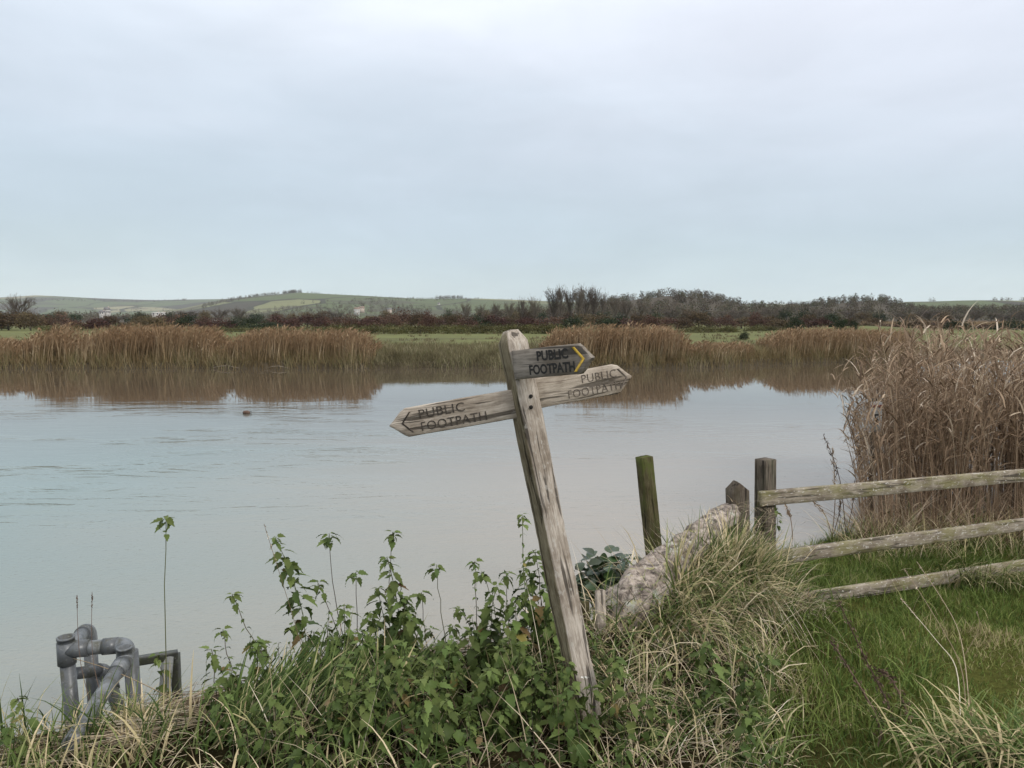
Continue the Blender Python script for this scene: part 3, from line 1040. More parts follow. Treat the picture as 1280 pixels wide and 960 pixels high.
# small float on the water
fp = hit(308.5, 517, 0)
e = empty('mooring_float', fp)
fl = MB()
pts = [(-.12, 0, .03), (-.10, 0, .03), (-.05, 0, .035), (.03, 0, .035), (.085, 0, .03), (.10, 0, .03)]
v, f = tube(pts, [.015, .045, .06, .06, .04, .015], 12)
fl.add(v, f)
link('float_body', fl.mesh('float_body', plain_mat('float_brown', (0.10, 0.055, 0.035), .6, .2, 20), True), e)
fl = MB()
a = np.linspace(0, 2 * PI, 13)
v, f = tube([(.12 + .03 * math.cos(q), 0, .04 + .03 * math.sin(q)) for q in a], .008, 6)
fl.add(v, f)
link('eyelet', fl.mesh('eyelet', plain_mat('float_dark', (0.05, 0.045, 0.04), .6), True), e)
tag(e, 'small brown float drifting alone on the river', 'float')

# ------------------------------------------------------------------ timber builder
def frame_from(p0, p1, face):
    """matrix with local Z from p0 to p1 and local -Y as near to 'face' as it goes"""
    z = (p1 - p0).normalized()
    y = -(face - z * face.dot(z)).normalized()
    x = y.cross(z)
    m_ = Matrix((x, y, z)).transposed().to_4x4()
    m_.translation = p0
    return m_


def timber(name, length, w, d, mat, seg_len=.05, cham=.006, rough=.004, top=None, point=None, seed=0.0, bow=0.0):
    """sawn timber along +Z, w along X and d along Y, worn and uneven.  top: 'weather' | 'gable' | None.  point: finger tip length at +Z"""
    nz = max(3, int(length / seg_len))
    # outline of the section, with eased corners and two points on each side
    sec = []
    hx, hy = w / 2, d / 2
    for sx_, sy_, order in ((-1, -1, 0), (1, -1, 1), (1, 1, 0), (-1, 1, 1)):
        a = (sx_ * hx, sy_ * (hy - cham))
        c = (sx_ * (hx - cham), sy_ * hy)
        sec += [a, c] if order == 0 else [c, a]
        if (sx_, sy_) in ((-1, -1), (1, 1)):
            sec += [(c[0] * .33, c[1]), (-c[0] * .33, c[1])]
        else:
            sec += [(a[0], a[1] * .33), (a[0], -a[1] * .33)]
    ns = len(sec)
    V, Fq = [], []
    for i_ in range(nz + 1):
        z = length * i_ / nz
        for (x, y) in sec:
            xx, zz = x, z
            if point is not None:
                fx = max(0.0, min(1.0, (length - z) / point)) if point > 0 else 1
                xx = x * max(.04, fx)
            q = Vector((x * 9 + seed, y * 9, z * 5 + seed * 3))
            q2 = Vector((x * 30 + seed, y * 30, z * 22))
            off = (noise.noise(q) * 1.0 + noise.noise(q2) * .6) * rough
            off2 = noise.noise(q + Vector((7, 3, 1))) * rough
            V.append((xx + off * (1 if x > 0 else -1), y + off2, zz + bow * math.sin(PI * i_ / nz)))
    for i_ in range(nz):
        for k in range(ns):
            k2 = (k + 1) % ns
            Fq.append((i_ * ns + k, i_ * ns + k2, (i_ + 1) * ns + k2, (i_ + 1) * ns + k))
    V = np.array(V)
    base = nz * ns
    ring = V[base:base + ns].copy()
    tri = []
    if top in ('weather', 'gable'):
        # a further, smaller ring on top and a rounded crest
        r1 = ring.copy()
        if top == 'weather':
            r1[:, :2] *= .52
            r1[:, 2] += .055 + np.array([noise.noise((q * .7, seed, 1)) for q in range(ns)]) * .006
        else:
            r1[:, 0] *= .06
            r1[:, 2] += w * .42
        V = np.concatenate([V, r1])
        for k in range(ns):
            k2 = (k + 1) % ns
            Fq.append((base + k, base + k2, base + ns + k2, base + ns + k))
        base += ns
    c_top = V[base:base + ns].mean(0) + np.array([0, 0, .006])
    c_bot = V[:ns].mean(0)
    V = np.concatenate([V, [c_top, c_bot]])
    for k in range(ns):
        k2 = (k + 1) % ns
        tri.append((base + k, base + k2, len(V) - 2))
        tri.append((k2, k, len(V) - 1))
    return make_mesh(name, V, [np.array(Fq), np.array(tri)], mat, smooth=False)


FACE = Vector((0, -1, 0))
M_SIGN = wood_mat('silvered_oak', (0.14, 0.118, 0.098), (0.40, 0.352, 0.302), (0.61, 0.56, 0.50), fleck=.35, bump=.8)
M_POST = wood_mat('silvered_oak_shade_tint', (0.14, 0.118, 0.098), (0.40, 0.352, 0.302), (0.61, 0.56, 0.50), fleck=.45, bump=.8)
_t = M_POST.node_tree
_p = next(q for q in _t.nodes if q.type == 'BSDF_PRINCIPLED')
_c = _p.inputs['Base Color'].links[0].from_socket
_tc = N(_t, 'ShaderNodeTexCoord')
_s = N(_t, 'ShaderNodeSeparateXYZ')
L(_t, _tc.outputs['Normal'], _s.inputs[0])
_k = math_n(_t, 'MULTIPLY', math_n(_t, 'SUBTRACT', math_n(_t, 'MULTIPLY', _s.outputs['X'], -1.0), .55), 5.0, clamp=True)   # shade of the left side painted into the colour, tinted green
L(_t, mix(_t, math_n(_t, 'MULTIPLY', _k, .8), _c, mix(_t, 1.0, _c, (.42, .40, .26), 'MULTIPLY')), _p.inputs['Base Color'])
M_BOARD = wood_mat('weathered_board', (0.165, 0.138, 0.112), (0.40, 0.348, 0.292), (0.57, 0.51, 0.44), fleck=.15, scale=.9, bump=.7)
M_BOARD2 = wood_mat('grey_board', (0.125, 0.112, 0.098), (0.25, 0.225, 0.195), (0.35, 0.32, 0.285), bump=.5)
M_ROUT_PALE = plain_mat('routed_pale_wood', (0.13, 0.105, 0.085), .9, .5, 40, col2=(0.05, 0.04, 0.032))
M_INK = plain_mat('black_paint', (0.022, 0.02, 0.018), .7, .3, 60)
M_ROUT = plain_mat('routed_shadowed_wood', (0.06, 0.047, 0.037), .9, .5, 40, col2=(0.022, 0.018, 0.014))
M_YEL = plain_mat('yellow_paint', (0.56, 0.36, 0.035), .6, .2, 70, col2=(0.38, 0.25, 0.04))
M_HOLE = plain_mat('bolt_hole', (0.014, 0.012, 0.010), .95, .2)

# ------------------------------------------------------------------ the signpost
SY = 3.4
p_top, p_bot = at(641, 428, SY), at(741, 925, SY)
p_bot = p_bot + (p_bot - p_top).normalized() * .30
yaw = math.radians(27)
fdir = Vector((math.sin(yaw), -math.cos(yaw), 0))
post_m = frame_from(p_bot, p_top, fdir)
sign = empty('signpost', (p_bot.x, p_bot.y, bz(p_bot.x, p_bot.y)))
SM = Matrix.Translation(sign.location)
tag(sign, 'leaning weathered wooden footpath signpost with three finger boards', 'signpost')


def adopt(name, me, matrix, parent, parent_m):
    o = link(name, me)
    o.matrix_basis = matrix
    o.parent = parent
    o.matrix_parent_inverse = parent_m.inverted()
    return o


PL = (p_top - p_bot).length
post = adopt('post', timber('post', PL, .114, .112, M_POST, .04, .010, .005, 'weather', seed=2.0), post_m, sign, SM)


def on_post(x_, y_, zpx):
    return post_m @ Vector((x_, y_, zpx))


def bolt_hole(zz, xx):
    b_ = MB()
    v, f = tube([(xx, -.0612, zz), (xx, -.049, zz)], [.0095, .008], 9)
    b_.add(v, f)
    adopt('bolt_hole', b_.mesh('bolt_hole', M_HOLE, True), post_m, post, post_m)


for zz, xx in ((PL - .085, -.034), (PL - .125, -.036), (PL - .262, .008), (PL - .312, -.002)):
    bolt_hole(zz, xx)


def finger(name_label, root_px, tip_px, Y0, Y1, w, mat, tip_len, nrm, seed):
    p0, p1 = at(root_px[0], root_px[1], Y0), at(tip_px[0], tip_px[1], Y1)
    m_ = frame_from(p0, p1, nrm)
    ln = (p1 - p0).length
    me_ = timber('finger_board', ln, w, .034, mat, .02, .004, .0022, None, tip_len, seed)
    o = adopt('finger_board', me_, m_, sign, SM)
    if name_label:
        o['label'] = name_label
    return o, m_, ln


def text_mesh(body, size, xs, offset=0.0, align='LEFT', spacing=1.0):
    cu = bpy.data.curves.new('lettering', 'FONT')
    cu.body = body
    cu.size = size
    cu.align_x = align
    cu.extrude = .0008
    cu.offset = offset
    cu.space_character = spacing
    cu.resolution_u = 3
    o = bpy.data.objects.new('lettering', cu)
    COL.objects.link(o)
    bpy.context.view_layer.update()
    me_ = bpy.data.meshes.new_from_object(o.evaluated_get(bpy.context.evaluated_depsgraph_get()))
    bpy.data.objects.remove(o)
    bpy.data.curves.remove(cu)
    me_.transform(Matrix.Diagonal((xs, 1, 1, 1)))
    return me_


def letter(board, bm, body, mat, size, along, across, reverse, xs=.9, offset=0.0, spacing=1.05, slant=0.0):
    """lettering on a board's front; along/across in metres of the board's local Z / X from its root and centre line"""
    me_ = text_mesh(body, size, xs, offset, 'LEFT', spacing)
    me_.name = 'lettering'
    me_.materials.clear()
    me_.materials.append(mat)
    # local axes: text x -> +Z (or -Z), text y -> up across the board, text z -> -Y (out of the front)
    zx = Vector((0, 0, -1 if reverse else 1))
    out_ = Vector((0, -1, 0))
    upv = out_.cross(zx)
    loc = Matrix((zx, upv, out_)).transposed().to_4x4()
    loc.translation = Vector((upv.x * across, -.0185, along))
    return adopt('lettering', me_, bm @ loc, board, bm)


def bar_on(board, bm, a, c, width, mat, name):
    """a flat painted or routed stroke on the board's front between local (z, x) points"""
    pa, pb = Vector((a[1], -.0188, a[0])), Vector((c[1], -.0188, c[0]))
    d = (pb - pa).normalized()
    s = d.cross(Vector((0, 1, 0))) * width / 2
    return [pa - s, pa + s, pb + s, pb - s]


def chevron(board, bm, ztip, zback, half, width, mat):
    sgn = 1 if ztip > zback else -1
    tipz = ztip
    outer = [(-half, zback), (0, tipz), (half, zback)]
    inner = [(-half, zback - sgn * width), (0, tipz - sgn * width), (half, zback - sgn * width)]
    v, f = [], []
    for yv in (-.0195, -.0165):
        for q in outer + inner:
            v.append((q[0], yv, q[1]))
    for k in (0, 1):
        f.append((k, k + 1, k + 4, k + 3))
        f.append((6 + k, 6 + k + 3, 6 + k + 4, 6 + k + 1))
        f.append((k, 6 + k, 6 + k + 1, k + 1))
        f.append((k + 3, k + 4, 6 + k + 4, 6 + k + 3))
    me_ = make_mesh('chevron', v, np.array(f), mat)
    return adopt('chevron', me_, bm, board, bm)


B1, m1, l1 = finger('longest board pointing over the river to the left, lettering worn brown', (650, 503.5), (488, 531.5), 3.39, 3.44, .138, M_BOARD, .075, FACE, 4.0)
B2, m2, l2 = finger('pale board at the same height pointing along the bank to the right', (655, 494.5), (788, 470), 3.42, 3.52, .145, M_BOARD, .07, FACE, 8.0)
B3, m3, l3 = finger('short upper board pointing right, black lettering and yellow arrow', (644, 456), (741, 447), 3.33, 3.10, .134, M_BOARD2, .055, Vector((-.35, -1, 0)), 12.0)
letter(B1, m1, 'PUBLIC', M_ROUT, .062, l1 - .148, .010, True, 1.08, -.0004, 1.08)
letter(B1, m1, 'FOOTPATH', M_ROUT, .062, l1 - .148, -.051, True, .98, -.0004, 1.05)
letter(B2, m2, 'PUBLIC', M_ROUT_PALE, .058, l2 - .255, .010, False, .93, -.0008, 1.06)
letter(B2, m2, 'FOOTPATH', M_ROUT_PALE, .058, l2 - .332, -.052, False, .88, -.0008, 1.05)
letter(B3, m3, 'PUBLIC', M_INK, .060, l3 - .275, .010, False, .84, .0018, 1.02)
letter(B3, m3, 'FOOTPATH', M_INK, .060, l3 - .322, -.050, False, .77, .0018, 1.0)
chevron(B3, m3, l3 - .030, l3 - .075, .054, .014, M_YEL)
chevron(B1, m1, l1 - .060, l1 - .105, .050, .009, M_ROUT)
chevron(B2, m2, l2 - .022, l2 - .060, .048, .008, M_ROUT_PALE)

# ------------------------------------------------------------------ posts, stake, fence
M_MOSS = wood_mat('mossy_post', (0.045, 0.038, 0.022), (0.085, 0.075, 0.040), (0.14, 0.125, 0.075), stain=(0.085, 0.105, 0.025), stain_amt=.8, bump=.6)
M_DKPOST = wood_mat('dark_old_post', (0.055, 0.045, 0.036), (0.12, 0.10, 0.08), (0.21, 0.185, 0.155), stain=(0.10, 0.105, 0.07), stain_amt=.35, bump=.8)
M_RAIL = wood_mat('grey_rail', (0.14, 0.118, 0.094), (0.27, 0.235, 0.19), (0.40, 0.36, 0.30), stain=(0.19, 0.18, 0.06), stain_amt=.55, fleck=.8, bump=.6)


def lone_post(name, top, base, w, d, yaw_, mat, label, cat, topk, seed, root=.5):
    m_ = frame_from(base, top, Vector((math.sin(yaw_), -math.cos(yaw_), 0)))
    ext = (base - top).normalized() * root
    m_.translation = base + ext
    me_ = timber(name, (top - base).length + root, w, d, mat, .05, .006, .0025, topk, seed=seed)
    o = link(name, me_)
    o.matrix_basis = m_
    return tag(o, label, cat)


lone_post('mooring_post', at(805, 571, 6.6), at(826, 772, 6.6), .125, .12, .35, M_MOSS, 'square mossy post standing alone in the river behind the log', 'post', None, 21.0, .8)
lone_post('stub_post', at(921.5, 612, 5.85), at(924, 735, 5.85), .15, .14, .1, M_DKPOST, 'short dark pointed post wound with dead grass beside the fence', 'post', 'gable', 31.0, .3)
lone_post('wooden_stake', at(750, 738, 4.35), at(752, 830, 4.3), .062, .035, .3, M_SIGN, 'narrow grey stake between the signpost and the driftwood log', 'stake', None, 41.0, .4)
lone_post('wooden_stake', at(731, 752, 4.5), at(733, 830, 4.45), .05, .04, .3, M_MOSS, 'dark damp stake just behind the grey one', 'stake', None, 43.0, .4)

FZ = bz(2.1, 5.95)
fence = empty('post_and_rail_fence', (at(957, 740, 5.95).x, 5.95, FZ))
tag(fence, 'weathered post and rail fence of three rails along the green bank', 'fence')
FMt = Matrix.Translation(fence.location)
rdir = (at(1280, 594, 7.15) - at(950, 623, 5.87))
rdir.z = 0
rdir.normalize()
rn = Vector((rdir.y, -rdir.x, 0))
fpt, fpb = at(957, 574, 5.98), at(957, 750, 5.98)
m_ = frame_from(fpb + Vector((0, 0, -.5)), fpt, Vector((.55, -1, 0)).normalized())
adopt('post', timber('post', (fpt - fpb).length + .5, .13, .125, M_DKPOST, .05, .005, .002, None, seed=51.0), m_, fence, FMt)
q = fpt + rdir * 3.6
q2 = Vector((q.x, q.y, fpb.z - .6))
m_ = frame_from(q2, Vector((q.x, q.y, fpt.z)), rn)
adopt('post', timber('post', fpt.z - q2.z, .13, .125, M_DKPOST, .05, .007, .004, None, seed=53.0), m_, fence, FMt)
for (pl, pr, w_, sd_, Yl, Yr) in (((949, 623.5), (1280, 594), .125, 61.0, 5.86, 7.15), ((946, 700), (1280, 655), .12, 65.0, 5.86, 7.15), ((985, 752), (1280, 706.5), .115, 69.0, 6.0, 7.15)):
    a, c = at(pl[0], pl[1], Yl), at(pr[0], pr[1], Yr)
    c = a + (c - a) * 1.0
    c = a + (c - a).normalized() * (3.68 if pl[0] < 980 else 3.46)
    m_ = frame_from(a, c, rn)
    o = adopt('rail', timber('rail', (c - a).length, w_, .045, M_RAIL, .05, .004, .0016, None, seed=sd_), m_, fence, FMt)

# ------------------------------------------------------------------ driftwood log along the bank crest
m, t, p, out = new_mat('lichened_driftwood')
tc = N(t, 'ShaderNodeTexCoord')
ob = tc.outputs['Object']
n1 = noise_n(t, mapping(t, ob, (9, 9, 9)), 1.0, 6, .7, .5)
r1 = ramp(t, [(.3, (0.12, 0.095, 0.078)), (.46, (0.27, 0.222, 0.185)), (.62, (0.46, 0.39, 0.335))])
L(t, n1, r1.inputs[0])
n2 = noise_n(t, mapping(t, ob, (1, 1, 1), rot=(0, 0, .78)), 19, 7, .75, .6)
r2 = ramp(t, [(.40, (0.14, 0.125, 0.115)), (.54, (1.05, 1.05, 1.05))])
L(t, n2, r2.inputs[0])
c = mix(t, .85, r1.outputs[0], mix(t, 1.0, r1.outputs[0], r2.outputs[0], 'MULTIPLY'))
n3 = noise_n(t, ob, 7.5, 6, .7)
r3 = ramp(t, [(.56, (0, 0, 0)), (.64, (1, 1, 1))])
L(t, n3, r3.inputs[0])
c = mix(t, math_n(t, 'MULTIPLY', r3.outputs[0], .75), c, (0.50, 0.52, 0.44))
n4 = noise_n(t, mapping(t, ob, (1, 1, 1), (5, 2, 1)), 17, 4, .65)
r4 = ramp(t, [(.60, (0, 0, 0)), (.68, (1, 1, 1))])
L(t, n4, r4.inputs[0])
c = mix(t, math_n(t, 'MULTIPLY', r4.outputs[0], .6), c, (0.42, 0.40, 0.15))
L(t, c, p.inputs['Base Color'])
p.inputs['Roughness'].default_value = .9
b = N(t, 'ShaderNodeBump')
b.inputs['Strength'].default_value = .9
b.inputs['Distance'].default_value = .012
L(t, math_n(t, 'ADD', n2, n1), b.inputs['Height'])
L(t, b.outputs[0], p.inputs['Normal'])
M_LOG = m
path = [(768, 850, 4.45), (778, 800, 4.45), (792, 756, 4.55), (822, 722, 4.78), (856, 692, 5.1), (884, 663, 5.4), (905, 645, 5.7), (925, 640, 6.0)]
rad = [.12, .165, .185, .16, .13, .105, .09, .08]
P0 = [at(*q) for q in path]
pts, rr = [], []
for k in range(len(P0) - 1):
    for s in range(8):
        a = s / 8
        q0, q1, q2_, q3 = P0[max(k - 1, 0)], P0[k], P0[k + 1], P0[min(k + 2, len(P0) - 1)]
        pts.append(.5 * ((2 * q1) + (q2_ - q0) * a + (2 * q0 - 5 * q1 + 4 * q2_ - q3) * a * a + (3 * q1 - q0 - 3 * q2_ + q3) * a ** 3))
        rr.append(rad[k] * (1 - a) + rad[k + 1] * a)
pts_log = list(pts)
v, f = tube(pts, rr, 30)
v2 = []
ctr = np.repeat(np.array([tuple(q) for q in pts]), 30, 0)
for q, c0 in zip(v, ctr):
    d = Vector(q - c0)
    n_ = noise.noise(Vector(q) * 3.2) * .24 + noise.noise(Vector(q) * 9) * .16 + noise.noise(Vector(q) * 26) * .09
    # long grooves that follow the log
    ang_ = math.atan2(d.z, d.x)
    n_ += .09 * math.sin(ang_ * 7 + 2 * noise.noise(Vector(q) * 2))
    v2.append(c0 + np.array(d) * (1 + n_))
tag(link('driftwood_log', make_mesh('driftwood_log', np.array(v2), f, M_LOG, smooth=True)), 'pale lichen covered driftwood log curving up the bank to the fence', 'log')

# ------------------------------------------------------------------ rotten timber edging
M_EDGE = wood_mat('rotten_edging', (0.07, 0.048, 0.034), (0.19, 0.135, 0.092), (0.31, 0.235, 0.165), bump=1.0)


def beam(a, c, w, d, seed, label):
    mm = frame_from(a, c, Vector((.2, -1, .5)).normalized())
    o = link('edging_timber', timber('edging_timber', (c - a).length, w, d, M_EDGE, .05, .014, .014, None, seed=seed))
    o.matrix_basis = mm
    tag(o, label, 'timber')


beam(at(60, 955, 3.72), at(215, 905, 3.98), .13, .13, 71.0, 'rotten straw strewn edging timber under the grey pipes')
beam(at(212, 893, 4.12), at(430, 846, 4.42), .10, .12, 75.0, 'edging timber between the pipes and the tall nettles')
beam(at(500, 838, 4.55), at(722, 812, 4.60), .12, .13, 79.0, 'dark rotten edging timber running up to the signpost')

# ------------------------------------------------------------------ grey plastic pipes and the steel frame
M_PVC = plain_mat('grey_pvc', (0.100, 0.107, 0.113), .34, .12, 9, col2=(0.058, 0.062, 0.066))
M_PVC2 = plain_mat('grey_pvc_scuffed', (0.15, 0.16, 0.170), .42, .16, 12, col2=(0.085, 0.092, 0.098))
M_STEEL = plain_mat('black_wet_steel', (0.028, 0.028, 0.028), .5, .35, 20, col2=(0.05, 0.055, 0.03))
M_FLAT = plain_mat('grey_flat_bar', (0.20, 0.205, 0.195), .6, .2, 14)
for _m in (M_PVC, M_PVC2, M_STEEL, M_FLAT):          # dried mud, algae and scuffs
    _t = _m.node_tree
    _p = next(q for q in _t.nodes if q.type == 'BSDF_PRINCIPLED')
    _c = _p.inputs['Base Color'].links[0].from_socket
    _tc = N(_t, 'ShaderNodeTexCoord')
    _n = noise_n(_t, mapping(_t, _tc.outputs['Object'], (14, 14, 5)), 1.0, 6, .7, .5)
    _r = ramp(_t, [(.50, (0, 0, 0)), (.64, (1, 1, 1))])
    L(_t, _n, _r.inputs[0])
    _c = mix(_t, math_n(_t, 'MULTIPLY', _r.outputs[0], .75), _c, (0.075, 0.072, 0.046))
    _n2 = noise_n(_t, mapping(_t, _tc.outputs['Object'], (40, 40, 90)), 1.0, 3, .6)
    _r2 = ramp(_t, [(.62, (0, 0, 0)), (.68, (1, 1, 1))])
    L(_t, _n2, _r2.inputs[0])
    L(_t, mix(_t, math_n(_t, 'MULTIPLY', _r2.outputs[0], .35), _c, (0.30, 0.30, 0.29)), _p.inputs['Base Color'])
    L(_t, math_n(_t, 'ADD', math_n(_t, 'MULTIPLY', _r.outputs[0], .4), .36), _p.inputs['Roughness'])
R_ = .0435
pipes = empty('water_pipes', (at(120, 850, 4.300).x, 4.3, 0))
tag(pipes, 'grey plastic pipes with elbows and open tees rising from the water', 'pipework')
PMt = Matrix.Translation(pipes.location)


def pipe_part(name, pts, r, mat, open_end=None, sides=20):
    b_ = MB()
    v, f = tube(pts, r, sides)
    b_.add(v, f)
    o = link(name, b_.mesh(name, mat, False))
    me_ = o.data
    me_.polygons.foreach_set('use_smooth', np.array([len(pl.vertices) == 4 for pl in me_.polygons]))
    o.parent = pipes
    o.matrix_parent_inverse = PMt.inverted()
    return o


def ring_socket(c, axis, r, ln, mat):
    """an open socket: outer wall, rim, inner wall and dark floor"""
    b_ = MB()
    axis = axis.normalized()
    prof = [(0, r), (ln, r), (ln, r * 1.06), (ln + .012, r * 1.06), (ln + .012, r * .84), (ln - .05, r * .82), (ln - .05, .001)]
    u_ = axis.orthogonal().normalized()
    w_ = axis.cross(u_)
    ns = 22
    v = [c + axis * z + (u_ * math.cos(2 * PI * k / ns) + w_ * math.sin(2 * PI * k / ns)) * rr_ for z, rr_ in prof for k in range(ns)]
    f = [(i_ * ns + k, i_ * ns + (k + 1) % ns, (i_ + 1) * ns + (k + 1) % ns, (i_ + 1) * ns + k) for i_ in range(len(prof) - 1) for k in range(ns)]
    b_.add(np.array([tuple(q) for q in v]), np.array(f))
    o = link('socket', b_.mesh('socket', mat))
    o.parent = pipes
    o.matrix_parent_inverse = PMt.inverted()
    return o


def arc(p0, corner, p1, n_=8):
    return [p0.lerp(corner, s).lerp(corner.lerp(p1, s), s) for s in (k / n_ for k in range(n_ + 1))]


T1 = at(83, 812, 4.300)
E1 = at(157, 806, 4.369)
E2 = at(110, 786, 4.833)
T2 = at(156, 824, 4.214)
up = Vector((0, 0, 1))
pipe_part('pipe', [T1, Vector((T1.x + .03, T1.y + .02, -.8))], R_, M_PVC)
pipe_part('tee', [T1 + up * .05, T1 - up * .09], R_ * 1.22, M_PVC)
ring_socket(T1 + up * .04, up, R_ * 1.12, .03, M_PVC)
d_ = (E1 - T1).normalized()
pipe_part('pipe', [T1 + d_ * .02, E1 - d_ * .05], R_, M_PVC2)
pipe_part('tee', [T1 + d_ * .0, T1 + d_ * .13], R_ * 1.2, M_PVC)
pipe_part('collar', [E1 - d_ * .13, E1 - d_ * .045], R_ * 1.16, M_PVC)
dn = (T2 - E1).normalized()
pipe_part('elbow', arc(E1 - d_ * .06, E1 + d_ * .02, E1 + dn * .10), R_ * 1.14, M_PVC2)
pipe_part('tee', [E1 + dn * .06, T2 + dn * .05], R_ * 1.12, M_PVC2)
ring_socket(T2 + up * .02, up, R_ * .98, .045, M_PVC2)
foot = at(104, 905, 3.655)
dd = (foot - T2).normalized()
pipe_part('pipe', [T2 + dd * .02, foot + dd * .15], R_ * .98, M_PVC2)
pipe_part('collar', [T2 + dd * .05, T2 + dd * .13], R_ * 1.14, M_PVC2)
v0 = Vector((E1.x + .03, E1.y, E1.z - .04))
pipe_part('pipe', [v0, Vector((v0.x + .03, v0.y, -.8))], R_, M_PVC)
d2 = (E2 - T1).normalized()
pipe_part('pipe', [T1 + d2 * .04, E2 - d2 * .04], R_, M_PVC2)
pipe_part('collar', [E2 - d2 * .17, E2 - d2 * .10], R_ * 1.22, M_PVC)
pipe_part('elbow', arc(E2 - d2 * .10, E2 + d2 * .04, E2 - up * .14 + d2 * .03), R_ * 1.16, M_PVC2)
v1 = E2 + d2 * .03 - up * .08
pipe_part('pipe', [v1, Vector((v1.x + .03, v1.y, -.8))], R_, M_PVC)
lo0, lo1 = at(92, 842, 4.515), at(128, 838, 4.730)
pipe_part('pipe', [lo0, lo1], R_ * .9, M_PVC)
pipe_part('elbow', arc(lo1 - (lo1 - lo0).normalized() * .04, lo1 + (lo1 - lo0).normalized() * .05, at(140, 862, 4.687)), R_ * 1.15, M_PVC)
pipe_part('pipe', [at(138, 858, 4.687), at(156, 905, 4.601)], R_ * .95, M_STEEL)

steel = empty('steel_frame', (at(218, 880, 4.730).x, 4.73, 0))
tag(steel, 'black wet steel frame standing in the water beside the grey pipes', 'frame')
STm = Matrix.Translation(steel.location)


def flat(name, a, c, w, d, mat, face=FACE):
    mm = frame_from(a, c, face)
    return adopt(name, timber(name, (c - a).length, w, d, mat, .1, .003, .001, None, seed=random.random() * 9), mm, steel, STm)


flat('crossbar', at(160, 828, 4.601), at(222, 818, 4.730), .055, .05, M_STEEL)
tp = at(219, 817, 4.730)
flat('upright', Vector((tp.x, tp.y, -.8)), tp, .05, .05, M_STEEL)
flat('strut', at(203, 895, 4.601), at(210, 821, 4.687), .075, .02, M_FLAT)
flat('lower_bar', at(150, 893, 4.472), at(222, 884, 4.644), .05, .04, M_STEEL)

# ------------------------------------------------------------------ tide gauge board in the reeds
gp = at(1095, 522, 9.55)
ge = empty('gauge_board', (gp.x, gp.y + .06, bz(gp.x, gp.y)))
tag(ge, 'pale depth gauge board numbered 5 half hidden at the reed edge', 'sign')
GM = Matrix.Translation(ge.location)
adopt('stake', timber('stake', gp.z + .55, .05, .04, M_DKPOST, .1, .005, .003, None, seed=3.3), Matrix.Translation((gp.x, gp.y + .06, -.3)), ge, GM)
bm_ = Matrix.Translation((gp.x, gp.y, gp.z - .19))
gb = adopt('plate', timber('plate', .40, .15, .016, plain_mat('white_enamel', (0.42, 0.42, 0.42), .5, .1, 12), .1, .003, .0006, None, seed=5.5), bm_, ge, GM)
tm = text_mesh('5', .20, .85, .002, 'CENTER')
tm.materials.clear()
tm.materials.append(M_INK)
adopt('numeral', tm, Matrix.Translation((gp.x, gp.y - .0105, gp.z - .09)) @ Matrix.Rotation(PI / 2, 4, 'X'), gb, bm_)
adopt('red_band', box_mesh('red_band', gp.x - .075, gp.x + .075, gp.y - .0115, gp.y + .0115, gp.z + .135, gp.z + .175, plain_mat('red_enamel', (0.22, 0.045, 0.05), .5)), Matrix.Identity(4), gb, bm_)

# ------------------------------------------------------------------ near vegetation materials
M_LEAF = veg_mat('nettle_leaf', [(0, (0.042, 0.066, 0.017)), (.5, (0.090, 0.127, 0.034)), (1, (0.145, 0.187, 0.054))], transl=.14, rough=.55, obj_var=.22, spec=.15)
M_BED = veg_mat('nettle_bed_leaf', [(0, (0.028, 0.046, 0.012)), (.31, (0.066, 0.097, 0.025)), (.6, (0.122, 0.158, 0.043)), (.7, (0.155, 0.17, 0.05)), (.9, (0.24, 0.19, 0.06)), (1, (0.20, 0.14, 0.07))], transl=.12, rough=.55, spec=.15)
M_TIP = veg_mat('young_nettle_leaf', [(0, (0.092, 0.128, 0.036)), (1, (0.155, 0.195, 0.062))], transl=.25, rough=.55, obj_var=.18)
M_STEM = veg_mat('nettle_stem', [(0, (0.075, 0.062, 0.045)), (.5, (0.10, 0.078, 0.058)), (1, (0.10, 0.115, 0.045))], transl=0, rough=.7)
M_LAWN = veg_mat('lawn_grass', [(0, (0.042, 0.070, 0.016)), (.35, (0.098, 0.146, 0.033)), (.7, (0.180, 0.228, 0.058)), (.86, (0.235, 0.24, 0.085)), (1, (0.38, 0.32, 0.18))], transl=.16, rough=.6)
M_RANK = veg_mat('rank_grass', [(0, (0.038, 0.064, 0.016)), (.25, (0.092, 0.132, 0.034)), (.42, (0.18, 0.22, 0.078)), (.6, (0.36, 0.315, 0.16)), (.82, (0.55, 0.445, 0.27)), (1, (0.68, 0.58, 0.41))], transl=.13, rough=.6)
M_STRAW = veg_mat('dead_straw', [(0, (0.16, 0.115, 0.07)), (.35, (0.34, 0.265, 0.175)), (.7, (0.54, 0.45, 0.325)), (1, (0.70, 0.62, 0.49))], transl=.12, rough=.7)
M_REED = veg_mat('dead_reed', [(0, (0.110, 0.074, 0.048)), (.35, (0.255, 0.178, 0.118)), (.7, (0.395, 0.290, 0.198)), (.93, (0.54, 0.43, 0.31)), (1, (0.66, 0.555, 0.44))], transl=.2, rough=.65)
M_DOCK = veg_mat('dead_dock', [(0, (0.055, 0.036, 0.026)), (.6, (0.12, 0.08, 0.058)), (1, (0.19, 0.135, 0.10))], transl=.05, rough=.8)
M_ALEX = veg_mat('glossy_dark_leaf', [(0, (0.020, 0.038, 0.014)), (1, (0.05, 0.085, 0.028))], transl=.15, rough=.35, obj_var=.3, spec=.5)


